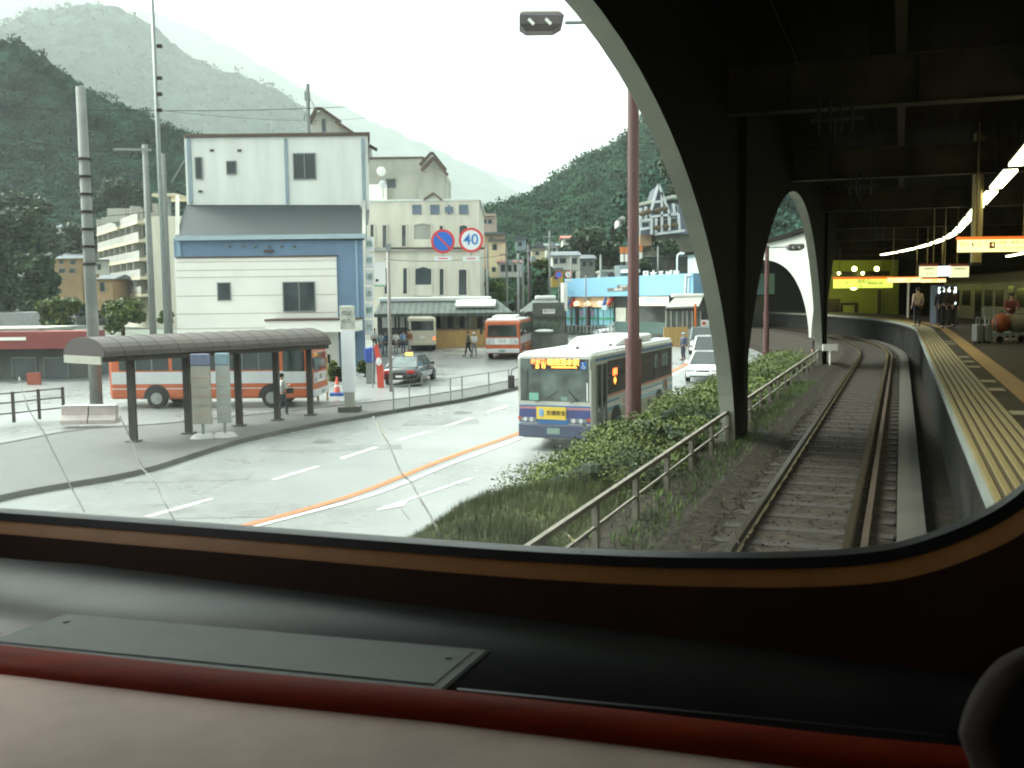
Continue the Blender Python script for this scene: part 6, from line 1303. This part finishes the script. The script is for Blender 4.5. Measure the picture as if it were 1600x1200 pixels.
for a in (('tall dark evergreen tree at the far left edge', 20, 400, 120, 62, 95, LEAF_B, 6000, .42), ('dark tree right of the tallest one at the left edge', 62, 440, 112, 34, 60, LEAF_B, 3600, .36), ('dark round tree above the brown timber house', 40, 345, 150, 60, 50, LEAF_B, 4200, .5),
          ('tree on the slope between concrete pole and balcony hotel', 140, 372, 172, 36, 30, LEAF_B, 2600, .5), ('tree behind the roof of the balcony hotel', 200, 305, 195, 44, 26, LEAF_B, 2600, .55),
          ('dark broad tree left of the brown street pole', 950, 385, 128, 30, 32, LEAF_B, 3600, .36), ('dark tree behind the grey green house of the valley', 915, 378, 140, 30, 24, LEAF_B, 2800, .4), ('dark tree at the left foot of the chalet hotel', 990, 350, 132, 22, 34, LEAF_B, 2600, .38),
          ('tree on the bank right below the chalet hotel', 1045, 385, 109, 30, 14, LEAF_B, 2400, .3), ('dark tall tree above the chalet hotel roof', 1062, 270, 150, 34, 40, LEAF_B, 3200, .45), ('small tree between the yellow house and the blue shop', 850, 415, 118, 16, 14, LEAF_A, 1400, .28), ('tree crown in front of the retaining wall above the shop', 1000, 415, 106, 24, 16, LEAF_B, 2200, .28)):
    bush(*a, name='tree', group=TG, trunk=True)
# low wooden fence on the embankment
FW = mat('fence_old_wood', (.17, .155, .125), .8, var=.3, scale=6)
fn = thing('embankment_fence', 'low weathered rail fence running along the ballast on the embankment edge', 'fence', T(18, -2.8, RAILZ - .2))
FL = -2.82
for s0, s1 in ((-2, 17.2), (18.35, 37.6)):
    n = int((s1 - s0) / 1.5)
    for i in range(n + 1):
        p = T(s0 + (s1 - s0) * i / n, FL, 0); MB().obox((p.x, p.y, RAILZ + .22), A * .045, RT * .03, (0, 0, .28)).build('post', FW, fn)
    MB().bar(T(s0 - .1, FL, RAILZ + .50), T(s1 + .1, FL, RAILZ + .50), .05, .055).build('top_rail', FW, fn); MB().bar(T(s0, FL + .0, RAILZ + .24), T(s1, FL + .0, RAILZ + .24), .025, .03).build('lower_rail', FW, fn)
p = T(37.4, -2.4, RAILZ); t = thing('track_marker', 'small white marker board on a short post at the end of the fence', 'marker', p); MB().tube([p + Vector((0, 0, -.4)), p + Vector((0, 0, .55))], .04, 8).build('post', W_PANEL, t); MB().obox(p + Vector((0, 0, .62)), (.28, 0, 0), (0, .03, 0), (0, 0, .12)).build('board', W_PANEL, t)
# grassy bank nearest the camera
gb = MB(); rg_ = []
for i in range(25):
    s = 1.5 + i * .5; w = [(-3.15, -.02), (-3.6, .14), (-4.2, .16), (-4.8, .02), (-5.2, -.3), (-5.5, -.9), (-5.7, -2.1)]
    rg_.append([T(s, l, RAILZ + z + (.06 * noise.noise(Vector((s * .8, l * 1.5, 0)))) + (.0 if s < 11 else -.25 * (s - 11) / 2.5)) for l, z in w])
gb.loft(rg_, closed=False, caps=False); struct('grass_bank', gb, mat('grassy_soil', (.035, .05, .016), .9, var=.4, scale=2.5, bump=.03, bscale=14, col2=(.09, .11, .035)), smooth=True)
gm = MB()
for _ in range(60000):
    s = random.uniform(4.5, 13.5); i = min(23, int((s - 1.5) / .5)); j = random.randrange(6); u = random.random(); f = (s - 1.5) / .5 - i
    p = (rg_[i][j] * (1 - f) + rg_[i + 1][j] * f).lerp(rg_[i][j + 1] * (1 - f) + rg_[i + 1][j + 1] * f, u)
    h = random.uniform(.05, .15) * (1 + .7 * noise.noise(p * 1.3)); d = Vector((random.uniform(-.06, .06), random.uniform(-.06, .06), h)); w = Vector((random.uniform(-1, 1), random.uniform(-1, 1), 0)).normalized() * .005; gm.add([p - w, p + w, p + d], [(0, 1, 2)])
g = gm.build('bank_grass', mat('grass_blades', (.025, .042, .012), .7, var=.3, scale=.9, col2=(.11, .13, .045), spec=.2)); g['kind'] = 'stuff'
# dark railing at the far left of the island
dr = thing('dark_railing', 'dark steel railing at the lower left edge in front of the red fronted shop', 'railing', GG(40, 690))
pts = [GG(x, y, .1) for x, y in ((-60, 668), (-20, 664), (22, 660), (62, 655), (100, 651))]
for p in pts: MB().bar(p, p + Vector((0, 0, 1.15)), .09).build('post', RUSTY, dr)
for a, b in zip(pts, pts[1:]):
    for h in (.35, .75, 1.1): MB().bar(a + Vector((0, 0, h)), b + Vector((0, 0, h)), .05).build('rail', RUSTY, dr)
# grass tufts among the ballast
gm = MB()
for _ in range(2600):
    s = random.uniform(2, 30); lat = random.gauss(-2.6, .25); p = T(s, lat, RAILZ - (.03 if lat < -2.25 else .1))
    for q in range(3):
        d = Vector((random.uniform(-.05, .05), random.uniform(-.05, .05), random.uniform(.05, .13))); w = Vector((random.uniform(-.008, .008), random.uniform(-.008, .008), 0)); gm.add([p - w, p + w, p + d], [(0, 1, 2)])
g = gm.build('grass', LEAF_C); g['kind'] = 'stuff'
# loose stones
sm = MB()
for _ in range(5200):
    s = random.uniform(4, 26); lat = random.choice((random.uniform(-2.7, .5), random.uniform(-2.7, -1.8))); zz = RAILZ - (.13 if -1.85 < lat < -.2 else .05 if lat < -2.2 else .10 if lat < -1 else .25) ; p = T(s, lat, zz); r = random.uniform(.012, .03)
    e = [Vector((random.uniform(.6, 1) * r * a_, random.uniform(.6, 1) * r * b_, random.uniform(.4, .8) * r * c_)) for a_, b_, c_ in ((1, 0, 0), (-1, 0, 0), (0, 1, 0), (0, -1, 0), (0, 0, 1), (0, 0, -1))]
    sm.add([p + q for q in e], [(0, 2, 4), (2, 1, 4), (1, 3, 4), (3, 0, 4), (2, 0, 5), (1, 2, 5), (3, 1, 5), (0, 3, 5)])
g = sm.build('ballast_gravel', mat('ballast_stones', (.1, .1, .1))); g['kind'] = 'stuff'
# ================================================================ far end of the station
YGW = mat('lit_yellow_wall', (.26, .28, .045), .7, var=.12, scale=.5); HALLD = mat('hall_furniture', (.05, .035, .02), .6, var=.2)
eh = thing('station_end_building', 'yellow green lit concourse wall at the end of the platform', 'station building', D(1340, 500, 84))
pbox(1284, 396, 1403, 500, 88, .4).build('rear_wall', YGW, eh); pbox(1380, 440, 1404, 500, 86, 2).build('side_wall', YGW, eh)
pbox(1286, 467, 1313, 500, 85, 1).build('ticket_gate', HALLD, eh); pbox(1314, 473, 1341, 500, 84.5, 1).build('ticket_gate', HALLD, eh); pbox(1318, 477, 1335, 490, 84.4, .1).build('gate_opening', mat('gate_glow', (.5, .5, .1), .7, var=.1), eh)
pbox(1280, 424, 1390, 431, 83, .3).build('lintel_beam', HALLD, eh); pbox(1284, 500, 1420, 520, 84, 4).build('floor_edge', HALLD, eh)
pbox(1372, 452, 1377, 500, 85.8, .2).build('doorway', HALLD, eh)
for i, (x, y, Y, r, lab) in enumerate(((1335, 420, 85, .20, 'left round lamp high on the yellow green wall'), (1370, 420, 85, .20, 'right round lamp high on the yellow green wall'), (1311, 427, 82.5, .13, 'left small lamp on the dark lintel beam'), (1348, 427, 82.5, .13, 'right small lamp on the dark lintel beam'), (1289, 445, 84, .38, 'bright lamp at the left end of the yellow green wall'), (1334, 450, 84.5, .28, 'lamp just beneath the yellow green direction sign'))):
    c = D(x, y, Y); t = thing('wall_lamp', lab, 'lamp', c, group='lamps of the concourse'); MB().ball(c, r, r, r * (.5 if i == 5 else 1)).build('globe', mat('yellow_globe', (1, 1, .5), .5, var=0, emit=(.9, .95, .25), es=8), t); MB().tube([c + Vector((0, 0, r * .4)), c + Vector((0, 0, r + .15))], .04, 6).build('stem', STEEL_D, t)
SG_Y = mat('sign_lit_cream', (.85, .72, .35), .5, var=.05, emit=(.95, .72, .28), es=.55); SG_G = mat('sign_lit_green', (.55, .60, .12), .5, var=.05, emit=(.62, .70, .10), es=.45); SG_O = mat('sign_orange_cap', (.60, .13, .02), .5, var=0, emit=(.7, .13, .02), es=.4)
def platsign(label, px0, py0, px1, py1, Y, face, cap=True, txt=(), rods=(), back=.14, capm=None, name='platform_sign'):
    t = thing(name, label, 'sign', D((px0 + px1) / 2, py1, Y), group='hanging signs of the platform'); b_ = pbox(px0, py0, px1, py1, Y, back).build('sign_face', face, t)
    if cap: pbox(px0 - .5, py0 - (py1 - py0) * .24, px1 + .5, py0, Y - .02, back + .04).build('sign_cap', capm or SG_O, t)
    for (s_, x, y, h) in txt: text(s_, h * Y / FPX, INK, b_, D(x, y, Y - .012), (1, 0, 0), (0, 0, 1), depth=.004)
    for x in rods: a = D(x, py0 - 1, Y + .06); MB().tube([a, Vector((a.x, a.y, RZ))], .03, 6).build('hanger_rod', YSL2, t)
    return t
platsign('large cream direction sign with an orange cap nearest the camera, showing platform 4', 1500, 374, 1625, 393, 23, SG_Y, txt=(('出口', 1507, 382, 7), ('◧ □', 1526, 382, 8), ('↑', 1540, 382, 9), ('小田原・新宿方面', 1580, 379, 6), ('for Odawara & Shinjuku', 1582, 387, 4.6)), rods=(1526, 1600))
t = thing('platform_number', 'brown square number 4 plate on the large cream direction sign', 'number plate', D(1551, 386, 22.9)); b_ = pbox(1547, 378, 1555, 388, 22.95, .04).build('plate', mat('number_brown', (.16, .05, .03), .5, var=0), t); text('4', 9 * 22.9 / FPX, SG_Y, b_, D(1551, 382.7, 22.93), (1, 0, 0), (0, 0, 1), depth=.004)
platsign('yellow green direction sign in front of the lit concourse wall', 1303, 436, 1395, 450, 68, SG_G, txt=(('←', 1324, 442, 6), ('改札口', 1350, 440, 7), ('箱根登山線', 1368, 443, 4.5), ('Exit', 1345, 447, 4)), rods=(1312, 1380))
platsign('long thin cream sign beyond the train schedule boards', 1388, 434, 1440, 441, 52, SG_Y, txt=(('出口', 1395, 437.5, 4.5), ('3番線', 1420, 437.5, 4.5)), rods=(1395, 1432))
platsign('second thin cream sign ending under the schedule boards', 1441, 436, 1478, 441, 47, SG_Y, txt=(('4番線', 1460, 438.5, 3.6),), rods=(1448, 1472))
CRB = mat('board_lit_pale', (.5, .5, .3), .5, var=.05, emit=(.62, .60, .34), es=.45)
platsign('left square schedule board with a red top beside the blue white screen', 1438.5, 416, 1466, 433, 36, CRB, capm=mat('board_red_cap', (.25, .04, .02), .5, var=0), txt=(('発車時刻', 1452, 420, 4), ('|  |', 1452, 427, 7)), rods=(1458,)); platsign('right square schedule board beside the blue white screen', 1486, 416, 1514, 433, 36, CRB, capm=mat('board_red_cap', (.25, .04, .02)), txt=(('停車駅案内', 1500, 420, 4), ('━━━', 1500, 427, 3)), rods=(1495,))
t = platsign('small bright blue white screen between two schedule boards', 1468.5, 416, 1484, 431, 36, mat('screen_lit', (.7, .85, .9), .4, var=.1, scale=8, emit=(.65, .85, .92), es=1.1), cap=False, txt=(('8:32', 1476, 420, 5), ('8:47', 1476, 427, 5)), rods=(1476,), name='departure_screen')
# columns of the platform
for i, (x, Y, w_, lab) in enumerate(((1522, 24.5, .15, 'yellowish steel column under the large cream sign'), (1530, 25.0, .08, 'slim steel post right of the column under the large sign'), (1420, 56, .10, 'thin pale post left of the person in the pale shirt'))):
    c = D(x, 420, Y); t = thing('platform_column', lab, 'column', Vector((c.x, c.y, PLATZ)), group='columns of the platform'); b0 = Vector((c.x, c.y, PLATZ)) if i == 2 else Vector((c.x, c.y, PLATZ + 0))
    top = RZ if i < 2 else EYE + .9
    if i < 2: b0 = Vector((c.x, c.y, Z(424, Y)))
    MB().box(c.x - w_ / 2, c.x + w_ / 2, c.y - w_ / 2, c.y + w_ / 2, b0.z, top).build('shaft', mat('column_yellowish', (.40, .34, .16), .6, var=.1) if i < 2 else W_PANEL, t, bevel=.01); MB().box(c.x - w_ * .7, c.x + w_ * .7, c.y - w_ * .7, c.y + w_ * .7, b0.z, b0.z + .08).build('foot_plate', STEEL_D, t)
# train on the far side of the platform
tn_ = thing('standing_train', 'beige grey train with dark doors standing at the far side of the platform', 'train', T(55, 6.6, PLATZ - .9))
TB = mat('train_beige', (.10, .085, .045), .45, var=.1, scale=1); TBD = mat('train_grey_lower', (.12, .11, .07), .5, var=.1); TW = mat('train_window_dark', (.012, .013, .010), .15, var=0)
def tsweep(pf, s0, s1, step=2.0):
    n = max(1, int((s1 - s0) / step)); return MB().loft([[T(s0 + (s1 - s0) * i / n, l, z) for l, z in pf] for i in range(n + 1)])
tf = EYE - 2.55
tsweep([(5.85, tf + .95), (5.85, tf + 3.2), (6.2, tf + 3.6), (7.2, tf + 3.75), (8.3, tf + 3.6), (8.65, tf + 3.2), (8.65, tf + .95)], 31, 66).build('body', TB, tn_)
tsweep([(5.835, tf + .96), (5.835, tf + 1.75), (5.849, tf + 1.75), (5.849, tf + .96)], 31, 66).build('lower_panel', TBD, tn_); tsweep([(5.80, tf + 3.1), (5.80, tf + 3.22), (5.86, tf + 3.22), (5.86, tf + 3.1)], 31, 66).build('gutter', STEEL_D, tn_)
for k in range(16):
    s = 32 + k * 2.08
    if k % 3 == 1:
        tsweep([(5.825, tf + 1.05), (5.825, tf + 2.9), (5.848, tf + 2.9), (5.848, tf + 1.05)], s, s + 1.2, .6).build('door', TW, tn_)
    else: tsweep([(5.825, tf + 1.85), (5.825, tf + 2.75), (5.848, tf + 2.75), (5.848, tf + 1.85)], s, s + 1.5, .75).build('window', TW, tn_)
c = T(47, 5.80, tf + 3.05); MB().ball(c, .09).build('door_lamp', mat('red_lamp_lit', (1, .1, .05), .5, var=0, emit=(1, .12, .05), es=5), tn_)
# luggage cart with a person, vending machine
cp = G(1572, 535, PLATZ); t = thing('luggage_cart', 'loaded luggage cart on the platform at the right edge', 'luggage cart', cp)
MB().box(cp.x - .45, cp.x + .75, cp.y - .4, cp.y + .4, PLATZ + .22, PLATZ + .30).build('deck', GREYM, t)
for x in (-.35, .6):
    for y in (-.32, .32): MB().tube([(cp.x + x, cp.y + y - .03, PLATZ + .1), (cp.x + x, cp.y + y + .03, PLATZ + .1)], .1, 12).build('wheel', BLACK, t)
MB().tube([(cp.x - .45, cp.y - .3, PLATZ + .3), (cp.x - .55, cp.y - .3, PLATZ + 1.0), (cp.x - .55, cp.y + .3, PLATZ + 1.0), (cp.x - .45, cp.y + .3, PLATZ + .3)], .02, 6).build('handle', GREYM, t)
t = thing('orange_bag', 'rounded orange bag on the luggage cart', 'bag', (cp.x - .2, cp.y, PLATZ + .3)); MB().ball((cp.x - .22, cp.y - .1, PLATZ + .58), .26, .24, .29, 14, 9).build('bag_body', mat('bag_orange', (.20, .045, .008), .7, var=.1), t, smooth=True); MB().tube([(cp.x - .3, cp.y - .1, PLATZ + .84), (cp.x - .22, cp.y - .1, PLATZ + .93), (cp.x - .14, cp.y - .1, PLATZ + .84)], .015, 6).build('bag_handle', INK, t)
t = thing('pale_sack', 'pale grey sack beside the orange bag on the luggage cart', 'sack', (cp.x + .3, cp.y, PLATZ + .3)); MB().ball((cp.x + .32, cp.y - .05, PLATZ + .55), .36, .3, .27, 14, 9).build('sack_body', mat('sack_pale', (.12, .105, .065), .85, var=.15, scale=6), t, smooth=True); MB().ball((cp.x + .32, cp.y - .05, PLATZ + .83), .07, .07, .05).build('knot', mat('sack_pale', (.24, .22, .14)), t)
person('person behind the luggage cart at the right edge of the platform', (cp.x + .45, cp.y + .65, PLATZ), R(160), 1.45, (.12, .03, .02), (.03, .03, .03), arms='forward', lean=.08, group=PG)
for x, lab in ((-.95, 'left grey suitcase standing in front of the luggage cart'), (-.68, 'right grey suitcase next to the luggage cart')):
    q = Vector((cp.x + x, cp.y - .2, PLATZ)); t = thing('suitcase', lab, 'suitcase', q, group='suitcases by the cart'); MB().box(q.x - .10, q.x + .10, q.y - .16, q.y + .16, PLATZ + .05, PLATZ + .55).build('case', mat('case_grey', (.16, .16, .15), .4, var=.1), t, bevel=.03); MB().tube([(q.x, q.y - .1, PLATZ + .55), (q.x, q.y - .1, PLATZ + .75), (q.x, q.y + .1, PLATZ + .75), (q.x, q.y + .1, PLATZ + .55)], .012, 6).build('handle', GREYM, t)
    for y in (-.1, .1): MB().tube([(q.x - .05, q.y + y, PLATZ + .03), (q.x + .05, q.y + y, PLATZ + .03)], .03, 8).build('wheel', BLACK, t)
vp = G(1497, 508, PLATZ); vp = Vector((vp.x, vp.y + 1.2, PLATZ)); t = thing('vending_machine', 'vending machine with a glowing white and blue display behind the dark pair', 'vending machine', vp)
MB().box(vp.x - .5, vp.x + .5, vp.y, vp.y + .7, PLATZ, PLATZ + 1.85).build('cabinet', mat('vend_dark', (.05, .06, .08), .5, var=.1), t, bevel=.03); MB().box(vp.x - .42, vp.x + .42, vp.y - .02, vp.y + .01, PLATZ + .95, PLATZ + 1.75).build('display', mat('vend_lit', (.7, .85, .9), .4, var=.4, scale=2.5, col2=(.1, .5, .6), emit=(.7, .9, .9), es=1.3), t); MB().box(vp.x - .3, vp.x + .3, vp.y - .02, vp.y + .01, PLATZ + .2, PLATZ + .4).build('slot', INK, t)
# ================================================================ air
hz = bpy.data.materials.new('haze_air'); hz.use_nodes = True; n = hz.node_tree; n.nodes.clear()
vo = n.nodes.new('ShaderNodeVolumePrincipled'); vo.inputs['Color'].default_value = (.93, .985, .97, 1); vo.inputs['Density'].default_value = .00019; vo.inputs['Anisotropy'].default_value = .1
ou = n.nodes.new('ShaderNodeOutputMaterial'); n.links.new(vo.outputs[0], ou.inputs['Volume'])
h = MB().box(-3250, 3250, -320, 4750, -1.1, 1450).build('haze', hz); h['kind'] = 'stuff'
